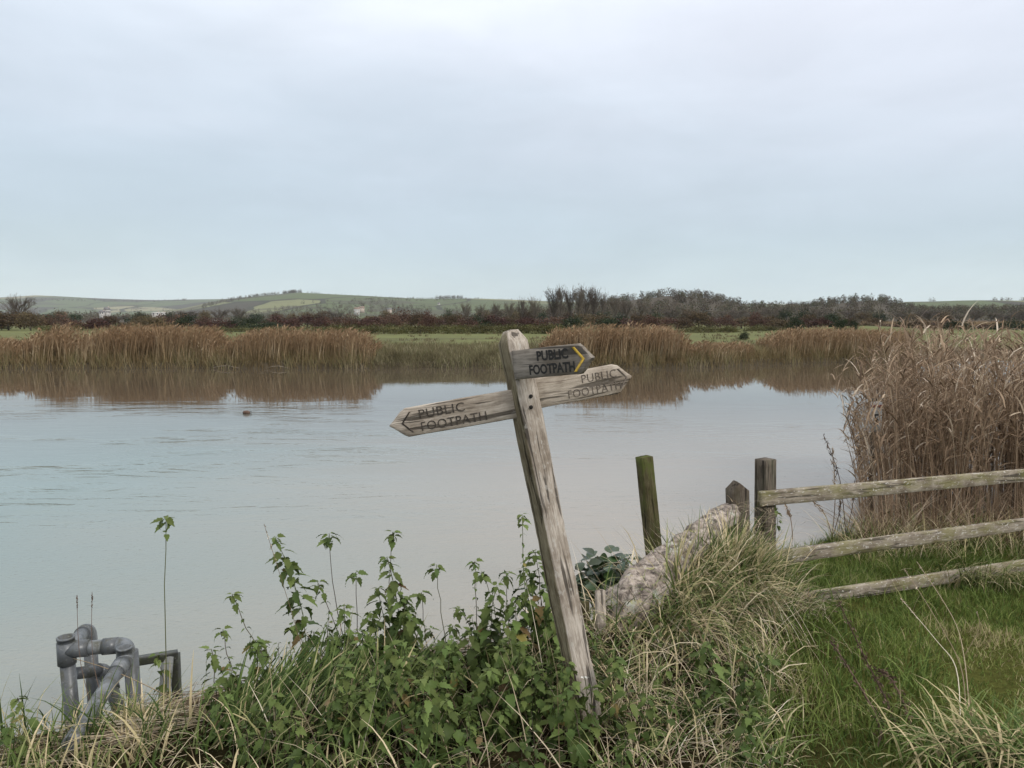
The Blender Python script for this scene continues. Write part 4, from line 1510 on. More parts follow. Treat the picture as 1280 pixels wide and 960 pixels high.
# ------------------------------------------------------------------ leaves
def leaf_shape(length, width, droop, fold, teeth=True, nseg=8, heart=True):
    """a leaf along +X from its stalk, folded on its midrib; returns verts, faces"""
    v, f = [], []
    for k in range(nseg + 1):
        s = k / nseg
        w = (math.sin(PI * min(1, s * .92 + .08) ** .66) ** 1.15 if heart else math.sin(PI * s ** .8)) * width / 2
        w = max(w, .001)
        if teeth and 0 < k < nseg:
            w *= 1.16 if k % 2 else .84
        a = droop * s
        x, z = length * (math.sin(droop * s) / droop if droop else s), -length * ((1 - math.cos(droop * s)) / droop if droop else 0)
        up_ = w * fold
        v += [(x, 0, z), (x - (.10 * length if teeth and k % 2 == 0 else 0) * .5, w, z + up_), (x - (.10 * length if teeth and k % 2 == 0 else 0) * .5, -w, z + up_)]
    for k in range(nseg):
        a, b_ = 3 * k, 3 * k + 3
        f += [(a, b_, b_ + 1, a + 1), (a, a + 2, b_ + 2, b_)]
    # stalk
    o = len(v)
    v += [(-length * .28, .0012, length * .05), (-length * .28, -.0012, length * .05), (0.002, -.0012, 0), (0.002, .0012, 0)]
    f += [(o, o + 1, o + 2, o + 3)]
    v = np.array(v) + np.array([length * .28, 0, 0])
    return v, np.array(f)


LEAVES = []
for k in range(5):
    v, f = leaf_shape(.066, .037, [1.0, .6, 1.3, .8, .4][k], [.35, .2, .5, .1, .3][k])
    LEAVES.append((v, f))
LEAF_ME = [make_mesh('leaf', v, f, M_LEAF, {'rnd': np.full(len(v), .15 + .17 * k)}) for k, (v, f) in enumerate(LEAVES)]
M_OLD = veg_mat('yellowed_nettle_leaf', [(0, (0.20, 0.165, 0.05)), (1, (0.15, 0.095, 0.05))], transl=.12, obj_var=.25)
OLD_ME = [make_mesh('leaf', v, f, M_OLD, {'rnd': np.full(len(v), .2 * k)}) for k, (v, f) in enumerate(LEAVES)]
TIP_ME = [make_mesh('leaf', v, f, M_TIP, {'rnd': np.full(len(v), .1 + .2 * k)}) for k, (v, f) in enumerate(LEAVES)]


def curve_pts(p0, p1, n_, bend):
    d = p1 - p0
    s = Vector((rng.normal(), rng.normal() * .6, 0)) * bend * d.length
    return [p0 + d * (k / n_) + s * math.sin(PI * k / n_) + Vector((rng.normal(), rng.normal(), 0)) * .003 for k in range(n_ + 1)]


def stem_plant(name, base, top, label, cat, group, style, r=.0032, leaf=LEAF_ME, tip=TIP_ME, big=1.0, bend=.06):
    """style: 'leafy' | 'bare' | 'half' | 'low'"""
    root = empty(name, base)
    tag(root, label, cat, group)
    pts = [q - base for q in curve_pts(base - Vector((0, 0, .04)), top, 9, bend)]
    rr_ = np.linspace(r, r * .55, 10)
    b_ = MB()
    v, f = tube(pts, rr_, 5, False)
    b_.add(v, f, rng.random())
    link('stem', b_.mesh('stem', M_STEM, True), root)
    hgt_ = (top - base).length
    spacing = .036 if style in ('leafy', 'low') else .05
    nn = max(3, int(hgt_ / spacing))
    a0 = rng.uniform(0, PI)
    for k in range(nn):
        s = (k + 1) / nn
        if style == 'bare' and .30 < s < .93:
            continue
        if style == 'half' and (.55 < s < .9):
            size = .42
        elif s > .95:
            size = .72
        else:
            size = (.60 + .55 * math.sin(PI * min(1, s * .62 + .3))) * big
        if style in ('leafy', 'half') and s < .22 and rng.random() < .5:
            continue
        x_ = s * 9
        i_ = min(8, int(x_))
        q = pts[i_].lerp(pts[i_ + 1], x_ - i_)
        a = a0 + (k % 2) * PI / 2 + rng.normal() * .35
        for sgn in ((0, PI) if style != 'leafy' else (0, 2.2, 4.1)):
            if s < .9 and rng.random() < .12:
                continue
            sc_ = size * rng.uniform(.8, 1.2)
            me_ = random.choice(OLD_ME if s < .8 and rng.random() < .06 else (tip if s > .86 else leaf))
            o = link('leaf', me_, root, q)
            tilt = rng.uniform(-.05, .75) - (.35 if s > .93 else 0)
            o.rotation_euler = (rng.normal() * .25, tilt, a + sgn + rng.normal() * .25)
            o.scale = (sc_, sc_, sc_)
    # the tuft at the top
    q = pts[-1]
    for k in range(6 if style != 'bare' else 8):
        sc_ = rng.uniform(.55, .95) if style != 'bare' else rng.uniform(.7, 1.2)
        o = link('leaf', random.choice(tip if k > 2 else leaf), root, q - Vector((0, 0, .005 * k)))
        o.rotation_euler = (rng.normal() * .3, rng.uniform(-.2, .9), k * 2.4 + rng.normal() * .3)
        o.scale = (sc_, sc_, sc_)
    return root


ORD = ['first', 'second', 'third', 'fourth', 'fifth', 'sixth', 'seventh', 'eighth', 'ninth', 'tenth', 'eleventh', 'twelfth', 'thirteenth', 'fourteenth', 'fifteenth',
       'sixteenth', 'seventeenth', 'eighteenth', 'nineteenth', 'twentieth', 'twenty-first', 'twenty-second', 'twenty-third', 'twenty-fourth', 'twenty-fifth', 'twenty-sixth', 'twenty-seventh', 'twenty-eighth', 'twenty-ninth', 'thirtieth', 'thirty-first',
       'thirty-second', 'thirty-third', 'thirty-fourth', 'thirty-fifth', 'thirty-sixth', 'thirty-seventh']
TALL = [(279, 787, 303, 3.95, 'half'), (290, 743, 340, 4.0, 'half'), (344, 672, 372, 4.05, 'leafy'), (364, 782, 388, 3.95, 'half'), (391, 790, 412, 4.1, 'bare'), (398, 728, 440, 4.1, 'half'), (412, 667, 432, 4.2, 'bare'),
        (430, 758, 440, 3.9, 'leafy'), (445, 715, 448, 4.2, 'bare'), (463, 765, 470, 4.0, 'leafy'), (484, 697, 492, 4.0, 'leafy'), (491, 665, 503, 4.15, 'bare'), (503, 745, 506, 3.95, 'leafy'), (528, 741, 538, 4.2, 'bare'), (545, 706, 560, 4.1, 'bare'),
        (538, 786, 545, 4.3, 'bare'), (574, 761, 585, 4.3, 'bare'), (593, 702, 592, 4.1, 'half'), (603, 716, 624, 4.2, 'bare'), (620, 733, 618, 4.1, 'leafy'), (633, 716, 640, 4.3, 'bare'), (652, 643, 664, 4.1, 'half'), (645, 748, 645, 4.0, 'leafy'), (668, 690, 676, 4.15, 'leafy'), (682, 736, 690, 4.0, 'leafy'),
        (416, 800, 420, 3.85, 'leafy'), (452, 788, 456, 3.8, 'leafy'), (471, 735, 478, 4.15, 'leafy'), (512, 765, 515, 3.85, 'leafy'), (566, 782, 566, 3.85, 'leafy'), (588, 790, 596, 3.8, 'leafy'), (610, 765, 606, 4.2, 'leafy'), (632, 780, 630, 3.8, 'leafy'), (655, 712, 654, 4.2, 'leafy'), (690, 765, 698, 3.95, 'leafy'), (320, 800, 335, 3.9, 'half')]
TALL.sort(key=lambda q: q[2] / q[3] * 3.9 + 640 * (1 - 3.9 / q[3]))
STY = {'half': 'tall thin leaved nettle', 'leafy': 'tall bushy nettle leafy along its stem', 'bare': 'bare stemmed nettle with top leaf tuft'}
for k, (tx, ty, bx, Yd, st) in enumerate(TALL):
    x = (bx - 640) / F * Yd
    base = Vector((x, Yd, bz(x, Yd)))
    stem_plant('nettle', base, at(tx, ty, Yd), f'{STY[st]}, {ORD[k]} from the grey pipes', 'nettle', 'tall nettles along the bank edge', st,
               big=1.45 if st == 'leafy' else 1.15)
# low nettles of the bed
low = 0
while low < 90:
    px, py = rng.uniform(235, 960), rng.uniform(800, 945)
    Yd = rng.uniform(2.95, 4.2)
    x = (px - 640) / F * Yd
    zg = bz(x, Yd)
    tp = at(px, py, Yd)
    h = tp.z - zg
    if not (.14 < h < .40) or zg < .2:
        continue
    if px > 780 and rng.random() < .6 or px < 420 and rng.random() < .65 or 718 < px < 768 and Yd < 3.5:
        continue
    zone = next(z_ for lim, z_ in ((430, 'among the broad grass blades left of the nettle patch'), (520, 'in the left half of the nettle patch'), (600, 'in the middle of the nettle patch'),
                                   (690, 'close to the left foot of the signpost'), (800, 'in the dead straw right of the signpost foot'), (2000, 'in the rank grass below the log')) if px < lim)
    stem_plant('nettle', Vector((x + rng.normal() * .05, Yd, zg)), tp, 'low green nettle ' + zone, 'nettle', 'low nettles ' + zone, 'low', big=1.2)
    low += 1
for tx, ty, bx, Yd, lab in ((22, 872, 46, 3.6, 'leafy nettle at the left edge beside the long grass tuft'), (8, 905, 20, 3.45, 'lower nettle at the left edge under the leafy one'),
                            (243, 893, 243, 3.75, 'broad leaved low nettle on the edging timber right of the pipes'), (198, 818, 206, 4.35, 'small nettle growing in front of the steel frame')):
    x = (bx - 640) / F * Yd
    stem_plant('nettle', Vector((x, Yd, bz(x, Yd))), at(tx, ty, Yd), lab, 'nettle', None, 'low', big=1.2)
# thin sapling above the pipes
x = (198 - 640) / F * 4.3
stem_plant('sapling', Vector((x, 4.2, bz(x, 4.2))), at(207, 645, 4.2), 'tall thin bare brown stem with leaf pair above the grey pipes', 'sapling', None, 'bare', r=.004, bend=.03)

for tx, ty, bx, Yd, lab in ((703, 836, 700, 3.25, 'nettle growing against the left face of the signpost foot'), (740, 858, 737, 3.12, 'nettle growing right before the signpost foot'),
                            (768, 822, 762, 3.3, 'nettle growing against the right face of the signpost foot'), (716, 880, 712, 3.05, 'lowest nettle before the signpost foot')):
    x = (bx - 640) / F * Yd
    stem_plant('nettle', Vector((x, Yd, bz(x, Yd))), at(tx, ty, Yd), lab, 'nettle', None, 'low', big=1.1)
# nettle bed between the plants: too many to count, so one mass of stems with paired leaves
ns_ = 810
pxs = np.concatenate([rng.uniform(238, 790, 520), rng.uniform(720, 980, 290)])
Ys = rng.uniform(2.7, 4.4, ns_)
xs_ = (pxs - 640) / F * Ys
zs_ = bank_z(xs_, Ys)
cl = np.array([noise.noise((a * 2.2, b_ * 2.2, 5.0)) for a, b_ in zip(xs_, Ys)])
ok = (zs_ > .15) & (cl > np.where(pxs > 720, -.08, -.30)) & ~((pxs < 425) & (rng.random(ns_) < .68)) & ~((pxs > 690) & (rng.random(ns_) < .25)) & ~((pxs > 718) & (pxs < 768) & (Ys < 3.5))
xs_, Ys, zs_, cl, pxs = xs_[ok], Ys[ok], zs_[ok], cl[ok], pxs[ok]
hs_ = np.clip(.15 + .22 * cl + rng.normal(0, .10, len(xs_)), .06, .46) * np.where(pxs > 720, .75, 1)
le_, la_ = rng.uniform(0, .35, len(xs_)), rng.uniform(0, 2 * PI, len(xs_))
lx, ly, lz, laz, ls, lr, ltl = [], [], [], [], [], [], []
A, Bp = [], []
for i_ in range(len(xs_)):
    base = np.array([xs_[i_], Ys[i_], zs_[i_] - .02])
    d_ = np.array([math.sin(le_[i_]) * math.cos(la_[i_]), math.sin(le_[i_]) * math.sin(la_[i_]), math.cos(le_[i_])])
    A.append(base)
    Bp.append(base + d_ * hs_[i_])
    nn = max(3, int(hs_[i_] / .034))
    a0, tone = rng.uniform(0, PI), rng.random()
    for k in range(nn):
        s_ = (k + 1) / nn
        for sg in (0, PI):
            if rng.random() < .08:
                continue
            q_ = base + d_ * hs_[i_] * s_
            lx.append(q_[0]); ly.append(q_[1]); lz.append(q_[2])
            laz.append(a0 + (k % 2) * PI / 2 + sg + rng.normal() * .35)
            ls.append((.5 + .5 * math.sin(PI * min(1, s_ * .68 + .25))) * rng.uniform(.55, 1.1) * (.62 if s_ > .93 else 1))
            lr.append(np.clip(.15 + .45 * tone + .30 * (s_ > .8) + rng.normal() * .12, 0, 1) if rng.random() > .035 else 1.6)
            ltl.append(rng.uniform(-.1, .85))
x, Yd, zz, az, scl, tone, tl = [np.array(q) for q in (lx, ly, lz, laz, ls, lr, ltl)]
n = len(x)
rl = rng.normal(0, .28, n)
b = MB()
which = rng.integers(0, 5, n)
for k in range(5):
    s = which == k
    v, f = LEAVES[k]
    m_ = s.sum()
    V = np.broadcast_to(v, (m_,) + v.shape) * scl[s][:, None, None]
    cr, sr = np.cos(rl[s])[:, None], np.sin(rl[s])[:, None]
    y1, z1 = V[..., 1] * cr - V[..., 2] * sr, V[..., 1] * sr + V[..., 2] * cr
    ct, st = np.cos(tl[s])[:, None], np.sin(tl[s])[:, None]
    x2, z2 = V[..., 0] * ct + z1 * st, -V[..., 0] * st + z1 * ct
    ca, sa = np.cos(az[s])[:, None], np.sin(az[s])[:, None]
    x3, y3 = x2 * ca - y1 * sa, x2 * sa + y1 * ca
    O = np.stack([x3 + x[s][:, None], y3 + Yd[s][:, None], z2 + zz[s][:, None]], -1)
    ff = (np.arange(m_)[:, None, None] * len(v) + f[None]).reshape(-1, 4)
    b.add(O.reshape(-1, 3), ff, np.repeat(tone[s] / 1.6, len(v)))
tag(link('nettle_bed', b.mesh('nettle_bed', M_BED)), kind='stuff')
# stems of the bed
b = MB()
b.add(*sticks(np.array(A), np.array(Bp), .007))
tag(link('nettle_bed_stems', b.mesh('nettle_bed_stems', M_STEM)), kind='stuff')


# ------------------------------------------------------------------ grasses
def scatter(n, x0, x1, y0, y1, keep=None):
    x, y = rng.uniform(x0, x1, n), rng.uniform(y0, y1, n)
    z = bank_z(x, y)
    k = z > .02
    if keep is not None:
        k &= keep(x, y)
    return np.stack([x[k], y[k], z[k] - .01], 1)


nz3 = lambda P, s, o: np.array([noise.noise((a * s, c_ * s, o)) for a, c_ in P[:, :2]])
# lawn on the right; worn and shorter where people walk
P = scatter(115000, .9, 9.5, 2.3, 9.2, lambda x, y: (x > .9 + .25 * (y - 2.5)) & (np.abs(x / y) < .82))
walk = np.exp(-((P[:, 0] - 3.15 - .4 * (P[:, 1] - 4.4)) / .55) ** 2) * sm(5.6, 5.0, P[:, 1])
tuf = nz3(P, 1.6, 2.0)
tuf2 = nz3(P, 5.5, 4.0)
ln = rng.uniform(.045, .125, len(P)) * (1 + .9 * tuf + .6 * tuf2) * (1 - .45 * walk)
tone = np.clip(.36 + .45 * tuf + .40 * tuf2 + rng.normal(0, .2, len(P)) + .38 * walk, 0, 1)
b = MB()
b.add(*blades(P, ln, .0075, rng.uniform(0, 2 * PI, len(P)), np.abs(rng.normal(.25, .25, len(P))), rng.uniform(.2, 1.2, len(P)), 2, tone, twist=1))
tag(link('lawn_grass', b.mesh('lawn_grass', M_LAWN)), kind='stuff')
# taller uneven tufts through it
P = scatter(15000, 1.2, 8.5, 2.6, 8.8, lambda x, y: (np.abs(x / y) < .8))
tuf = nz3(P, 2.1, 7.0)
P = P[tuf > .16]
walk = np.exp(-((P[:, 0] - 3.15 - .4 * (P[:, 1] - 4.4)) / .55) ** 2) * sm(5.6, 5.0, P[:, 1])
P = P[walk < .4]
b = MB()
b.add(*blades(P, rng.uniform(.12, .30, len(P)), .0085, rng.uniform(0, 2 * PI, len(P)), np.abs(rng.normal(.3, .25, len(P))), rng.uniform(.6, 1.9, len(P)), 4, np.clip(rng.normal(.42, .22, len(P)), 0, 1), twist=.5))
tag(link('grass_tufts', b.mesh('grass_tufts', M_LAWN)), kind='stuff')


def rank(name, P, lmin, lmax, w, mat, tone, az0=None, azs=.8, lean=.25, cmin=.5, cmax=1.9, n=5):
    b = MB()
    M_ = len(P)
    az = rng.uniform(0, 2 * PI, M_) if az0 is None else rng.normal(az0, azs, M_)
    b.add(*blades(P, rng.uniform(lmin, lmax, M_), w * rng.uniform(.6, 1.5, M_), az, np.abs(rng.normal(lean, .2, M_)), rng.uniform(cmin, cmax, M_), n,
                  np.clip(tone if not np.isscalar(tone) else rng.normal(tone, .27, M_), 0, 1), twist=.4))
    return tag(link(name, b.mesh(name, mat)), kind='stuff')


def tussocks(name, C_, per, lmin, lmax, w, mat, spread=.05, lean=.30, cmin=.6, cmax=2.0, n=5, bias=None, tone0=.42):
    """separate tufts: blades fan out of each centre, each tuft with its own colour, height and lay"""
    b = MB()
    for c in C_:
        k = max(5, int(per * rng.uniform(.5, 1.6)))
        big = rng.uniform(.7, 1.25)
        P_ = np.stack([c[0] + rng.normal(0, spread * big, k), c[1] + rng.normal(0, spread * big, k), np.full(k, c[2] - .02)], 1)
        az = rng.uniform(0, 2 * PI, k)
        if bias is not None:
            sel = rng.random(k) < .55
            az[sel] = rng.normal(bias + rng.normal() * .5, .6, sel.sum())
        t0 = np.clip(rng.normal(tone0, .24), .05, .9)
        tone = np.clip(np.where(rng.random(k) < .17, rng.uniform(.6, 1, k), rng.normal(t0, .16, k)), 0, 1)
        b.add(*blades(P_, rng.uniform(lmin, lmax, k) * big, w * rng.uniform(.45, 1.5, k), az, np.abs(rng.normal(lean, .25, k)), rng.uniform(cmin, cmax, k), n, tone, twist=.5))
    return tag(link(name, b.mesh(name, mat)), kind='stuff')


# mound of rank grass between the log and the fence
def mound(n, ca, sa, cc, sc_, shift=0.0):
    a, c_ = rng.normal(ca, sa, n), rng.normal(cc, sc_, n)
    x = 1.25 + a * .70 + c_ * .71
    y = 5.0 + a * .71 - c_ * .70
    P_ = np.stack([x, y, bank_z(x, y) - .02], 1)
    return P_[P_[:, 2] > .05]


tussocks('mound_rank_grass', mound(135, -.08, .70, .19, .19), 17, .18, .50, .013, M_RANK, .06, .35, .7, 2.3, bias=-.6, tone0=.42)
lt = []
for k in range(46):          # grass grown up along the near side of the log
    s_ = rng.uniform(.40, 1.0)
    i_ = min(len(pts_log) - 1, int(s_ * len(pts_log)))
    q = pts_log[i_] + Vector((rng.uniform(.06, .26), -rng.uniform(.05, .24), 0))
    lt.append((q.x, q.y, bz(q.x, q.y)))
tussocks('log_side_grass', lt, 15, .26, .54, .014, M_RANK, .04, .22, .2, 1.3, bias=.9, tone0=.38)
tussocks('mound_upright_grass', mound(42, .50, .30, .12, .11), 18, .30, .60, .014, M_RANK, .045, .22, .3, 1.3, bias=.4, tone0=.36)
P = scatter(150, .25, 2.0, 2.7, 5.0, lambda x, y: (x < .36 * y + .1) & (x > .10 * y - .1))
tussocks('bank_rank_grass', P[:80], 13, .14, .42, .010, M_RANK, .06, .4, .8, 2.4, tone0=.33)
P = scatter(2300, .4, 2.3, 2.7, 6.2, lambda x, y: (x < .36 * y + .1) & (x > .12 * y))
rank('bank_dead_straw', P, .12, .40, .0045, M_STRAW, .55, lean=.9, cmin=.4, cmax=1.4, n=4)
# straw over the stub post and fence foot
P = np.stack([rng.normal(1.95, .12, 420), rng.normal(5.72, .07, 420), rng.uniform(.55, 1.34, 420) ** 1.0], 1)
rank('post_straw', P[:260], .10, .28, .005, M_STRAW, .55, lean=1.1, cmin=.6, cmax=1.8, n=4)
P = scatter(1300, 1.5, 2.45, 5.3, 6.15)
rank('fence_foot_straw', P[:700], .10, .28, .006, M_STRAW, .55, az0=-.4, azs=1.0, lean=.35, cmin=.8, cmax=2.2)
# tuft hanging over the lowest rail, and grass along the fence further on
P = np.stack([rng.normal(4.55, .22, 420), rng.normal(6.85, .10, 420), np.full(420, .3)], 1)
P[:, 2] = bank_z(P[:, 0], P[:, 1])
rank('rail_tuft', P, .25, .55, .008, M_RANK, .38, az0=-1.5, azs=.8, lean=.15, cmin=1.0, cmax=2.4)
P = scatter(2600, 3.9, 8.5, 7.9, 9.2)
rank('reed_foot_grass', P, .2, .6, .008, M_RANK, .55, lean=.35)
# long grass at the left corner by the pipes
P = scatter(700, -3.0, -1.75, 3.1, 3.95, lambda x, y: (np.abs(x + 2.25 - .1 * (y - 3.5)) < .62))
tussocks('corner_long_grass', P[:36], 15, .16, .44, .012, M_RANK, .05, .28, .2, 1.8, tone0=.38)
P = scatter(170, -1.95, -.3, 3.0, 3.8)
rank('timber_edge_grass', P, .12, .36, .008, M_RANK, .25, lean=.35, az0=.6, azs=1.2)
tussocks('pipe_foot_grass', [(at(q, 925, 3.6).x, 3.6 + .04 * (k % 3), bz(at(q, 925, 3.6).x, 3.6)) for k, q in enumerate((40, 66, 88, 104, 122, 140, 165, 190))], 17, .16, .40, .012, M_RANK, .04, .25, .2, 1.7, tone0=.34)
# broad grass in the middle left, before the nettles
P = scatter(330, -1.45, -.55, 3.1, 3.75)
rank('broad_blade_grass', P, .3, .50, .018, M_RANK, .16, az0=.6, azs=.6, lean=.55, cmin=.2, cmax=.9)
P = scatter(34, -1.5, -.2, 2.55, 3.3)
tussocks('near_verge_grass', P, 12, .12, .36, .011, M_RANK, .06, .4, .6, 2.0, tone0=.28)
P = scatter(260, -1.2, .75, 2.7, 4.3)
rank('nettle_patch_dead_stems', P, .15, .5, .006, M_STRAW, .45, lean=.55, cmin=.1, cmax=.9, n=3)
P = scatter(1500, -2.2, .9, 2.5, 4.2)
rank('leaf_litter_straw', P, .06, .2, .006, M_STRAW, .25, lean=1.2, cmin=.1, cmax=.6, n=2)
tussocks('signpost_foot_grass', [(.50, 3.42, bz(.50, 3.42)), (.58, 3.5, bz(.58, 3.5))], 16, .12, .32, .009, M_RANK, .05, .35, .5, 1.9, tone0=.5)
# arching tuft at the bottom right corner
P = np.stack([rng.normal(2.05, .16, 620), rng.normal(2.85, .10, 620), np.zeros(620)], 1)
P[:, 2] = bank_z(P[:, 0], P[:, 1])
tone = np.where(rng.random(620) < .55, rng.uniform(.1, .42, 620), rng.uniform(.58, .8, 620))
rank('arching_grass_tuft', P[:460], .22, .44, .012, M_RANK, tone[:460], az0=None, lean=.3, cmin=1.0, cmax=2.2, n=6)
P = scatter(70, .8, 2.1, 2.6, 3.5)
tussocks('front_rank_grass', P[:40], 12, .08, .26, .009, M_RANK, .06, .45, .8, 2.2, tone0=.34)

# dead reed litter caught along the edging timbers
b = MB()
for (a, c, k, spread) in ((at(70, 948, 3.7), at(215, 903, 3.95), 420, .07), (at(215, 893, 4.1), at(430, 846, 4.4), 380, .06), (at(500, 832, 4.52), at(715, 806, 4.56), 260, .05), (at(0, 955, 3.5), at(130, 945, 3.6), 160, .08), (at(95, 930, 3.62), at(310, 898, 3.8), 300, .06)):
    s = rng.random(k)[:, None]
    A = np.array(a) + (np.array(c) - np.array(a)) * s + rng.normal(0, spread, (k, 3)) * np.array([1, .8, .35]) + np.array([0, 0, .035])
    d = np.array((c - a).normalized()) + rng.normal(0, .22, (k, 3)) * np.array([1, 1, .22])
    B = A + d * rng.uniform(.15, .55, k)[:, None] * np.where(rng.random(k) < .5, 1, -1)[:, None]
    b.add(*sticks(A, B, rng.uniform(.004, .009, k)))
tag(link('reed_litter', b.mesh('reed_litter', M_STRAW)), kind='stuff')
# loose dead stalks leaning through the rank grass
n = 240
P = mound(n, -.35, .5, .45, .3)
az = rng.normal(2.3, .5, len(P))
b = MB()
b.add(*blades(P, rng.uniform(.35, .75, len(P)), .005, az, rng.uniform(.5, 1.0, len(P)), .3, 4, twist=1))
tag(link('dead_stalks', b.mesh('dead_stalks', M_STRAW)), kind='stuff')


# ------------------------------------------------------------------ single stalks one can pick out
def stalk(name, pts_, r0, r1, mat, label, cat, group=None, seeds=0, seed_len=.02, seed_at=(.75, 1.0), spread=.012, fat=.006):
    base = pts_[0]
    e_ = empty(name, base)
    tag(e_, label, cat, group)
    fine_ = []
    for k in range(len(pts_) - 1):
        q0, q1, q2_, q3 = pts_[max(k - 1, 0)], pts_[k], pts_[k + 1], pts_[min(k + 2, len(pts_) - 1)]
        for s in range(5):
            a = s / 5
            fine_.append(.5 * ((2 * q1) + (q2_ - q0) * a + (2 * q0 - 5 * q1 + 4 * q2_ - q3) * a * a + (3 * q1 - q0 - 3 * q2_ + q3) * a ** 3) - base)
    fine_.append(pts_[-1] - base)
    b_ = MB()
    v, f = tube(fine_, np.linspace(r0, r1, len(fine_)), 5, False)
    b_.add(v, f, rng.random())
    link('stem', b_.mesh('stem', mat, True), e_)
    if seeds:
        s = rng.uniform(seed_at[0], seed_at[1], seeds) * (len(fine_) - 1)
        i_ = np.minimum(s.astype(int), len(fine_) - 2)
        F_ = np.array([tuple(q) for q in fine_])
        A = F_[i_] + (F_[i_ + 1] - F_[i_]) * (s - i_)[:, None] + rng.normal(0, spread * .4, (seeds, 3))
        dirv = F_[-1] - F_[-3]
        dirv /= np.linalg.norm(dirv)
        b_ = MB()
        ax = dirv + rng.normal(0, .45, (seeds, 3))
        ax /= np.linalg.norm(ax, axis=1, keepdims=True)
        b_.add(*rhombi(A, seed_len, fat / seed_len, None, ax))
        so = link('seed_head', b_.mesh('seed_head', mat), e_)
        so['kind'] = 'stuff'
    return e_


def gpt(px, Yd):
    x = (px - 640) / F * Yd
    return Vector((x, Yd, bz(x, Yd)))


# dead dock stems
for k, (pts_, lab) in enumerate((
        ([gpt(1152, 3.2), at(1110, 880, 3.5), at(1085, 830, 3.75), at(1048, 752, 4.0)], 'dead brown dock stem leaning left across the grass, longest one'),
        ([gpt(1120, 3.15), at(1100, 905, 3.3), at(1070, 850, 3.5), at(1038, 800, 3.7)], 'shorter dead dock stem below the longest one'),
        ([gpt(1165, 3.3), at(1130, 880, 3.45), at(1112, 846, 3.6), at(1098, 838, 3.65)], 'bent dead dock stem with a drooping tip near the bottom'))):
    stalk('dock_stem', pts_, .006, .003, M_DOCK, lab, 'dead stem', 'dead dock stems before the fence', 150, .022, (.15, 1.0), .03, .009)
# pale grass stalks with seed heads crossing the lawn
for k, (pts_, lab) in enumerate((
        ([gpt(1235, 3.4), at(1200, 830, 3.9), at(1165, 765, 4.3), at(1131, 712, 4.7)], 'pale flowering grass stalk whose tip crosses the lowest rail'),
        ([gpt(1240, 3.4), at(1205, 820, 3.9), at(1190, 770, 4.2), at(1146, 702, 4.7)], 'pale grass stalk with a hooked tip above the lowest rail'),
        ([gpt(1228, 3.35), at(1195, 835, 3.8), at(1170, 800, 4.1), at(1126, 748, 4.5)], 'pale grass stalk with its tip just under the lowest rail'))):
    stalk('grass_stalk', pts_, .0028, .0016, M_STRAW, lab, 'grass stalk', 'pale grass stalks across the lawn', 26, .028, (.82, 1.0), .006, .006)
stalk('grass_stalk', [gpt(1228, 4.6), at(1224, 785, 4.6), at(1221, 765, 4.6)], .0025, .0015, M_STRAW, 'short upright pale stalk alone on the lawn by the worn patch', 'grass stalk', None, 14, .02, (.8, 1), .004, .006)
stalk('plantain_stalk', [gpt(100, 3.75), at(101, 830, 3.95), at(96, 744, 4.0)], .002, .0013, M_DOCK, 'thin brown seed stalk rising left of the pipe elbow', 'grass stalk', None, 40, .012, (.86, 1), .004, .006)
stalk('plantain_stalk', [gpt(118, 3.75), at(117, 830, 3.95), at(115, 740, 4.0)], .002, .0013, M_DOCK, 'thin brown seed stalk rising in front of the pipe elbow', 'grass stalk', None, 40, .012, (.84, 1), .004, .006)
stalk('straw_stalk', [at(330, 955, 3.45), at(230, 882, 3.8), at(140, 838, 4.1), at(75, 819, 4.35)], .0035, .002, M_STRAW, 'long pale straw stalk slanting in front of the grey pipes', 'straw')
stalk('straw_stalk', [gpt(392, 3.6), at(383, 840, 3.8), at(372, 790, 3.9), at(330, 655, 4.0)], .0022, .0012, M_STRAW, 'whitish dry stalk crossing the nettles at their water side', 'straw', None, 30, .016, (.85, 1), .008, .004)
stalk('straw_stalk', [gpt(340, 3.3), at(300, 905, 3.5), at(285, 850, 3.7)], .0035, .002, M_STRAW, 'short pale stalk among the low leaves left of the nettles', 'straw')
stalk('straw_stalk', [gpt(890, 3.4), at(868, 858, 3.6), at(842, 820, 3.8), at(795, 795, 4.0)], .0035, .002, M_STRAW, 'bent whitish stalk lying over the rank grass below the log', 'straw')
# dark thin reeds standing in the shallows left of the reed bed
for k, (x0, y0, x1, y1) in enumerate(((1042, 690, 1052, 618), (1048, 690, 1040, 560), (1062, 680, 1068, 600), (1000, 690, 978, 622), (1070, 665, 1030, 545), (1055, 680, 1010, 620))):
    b0, t0 = hit(x0, 674, 0.0), None
    Yd = b0.y
    bt = Vector(((x0 - 640) / F * Yd, Yd, -.2))
    stalk('reed_stalk', [bt, at((x0 + x1) / 2, (y0 + y1) / 2 - 4, Yd), at(x1, y1, Yd - .1)], .007, .003, M_DOCK if k % 2 == 0 else M_REED,
          'thin dead reed leaning over the open water beside the reed bed', 'reed', 'thin reeds at the edge of the reed bed', 30, .09, (.55, 1.0), .03, .012)

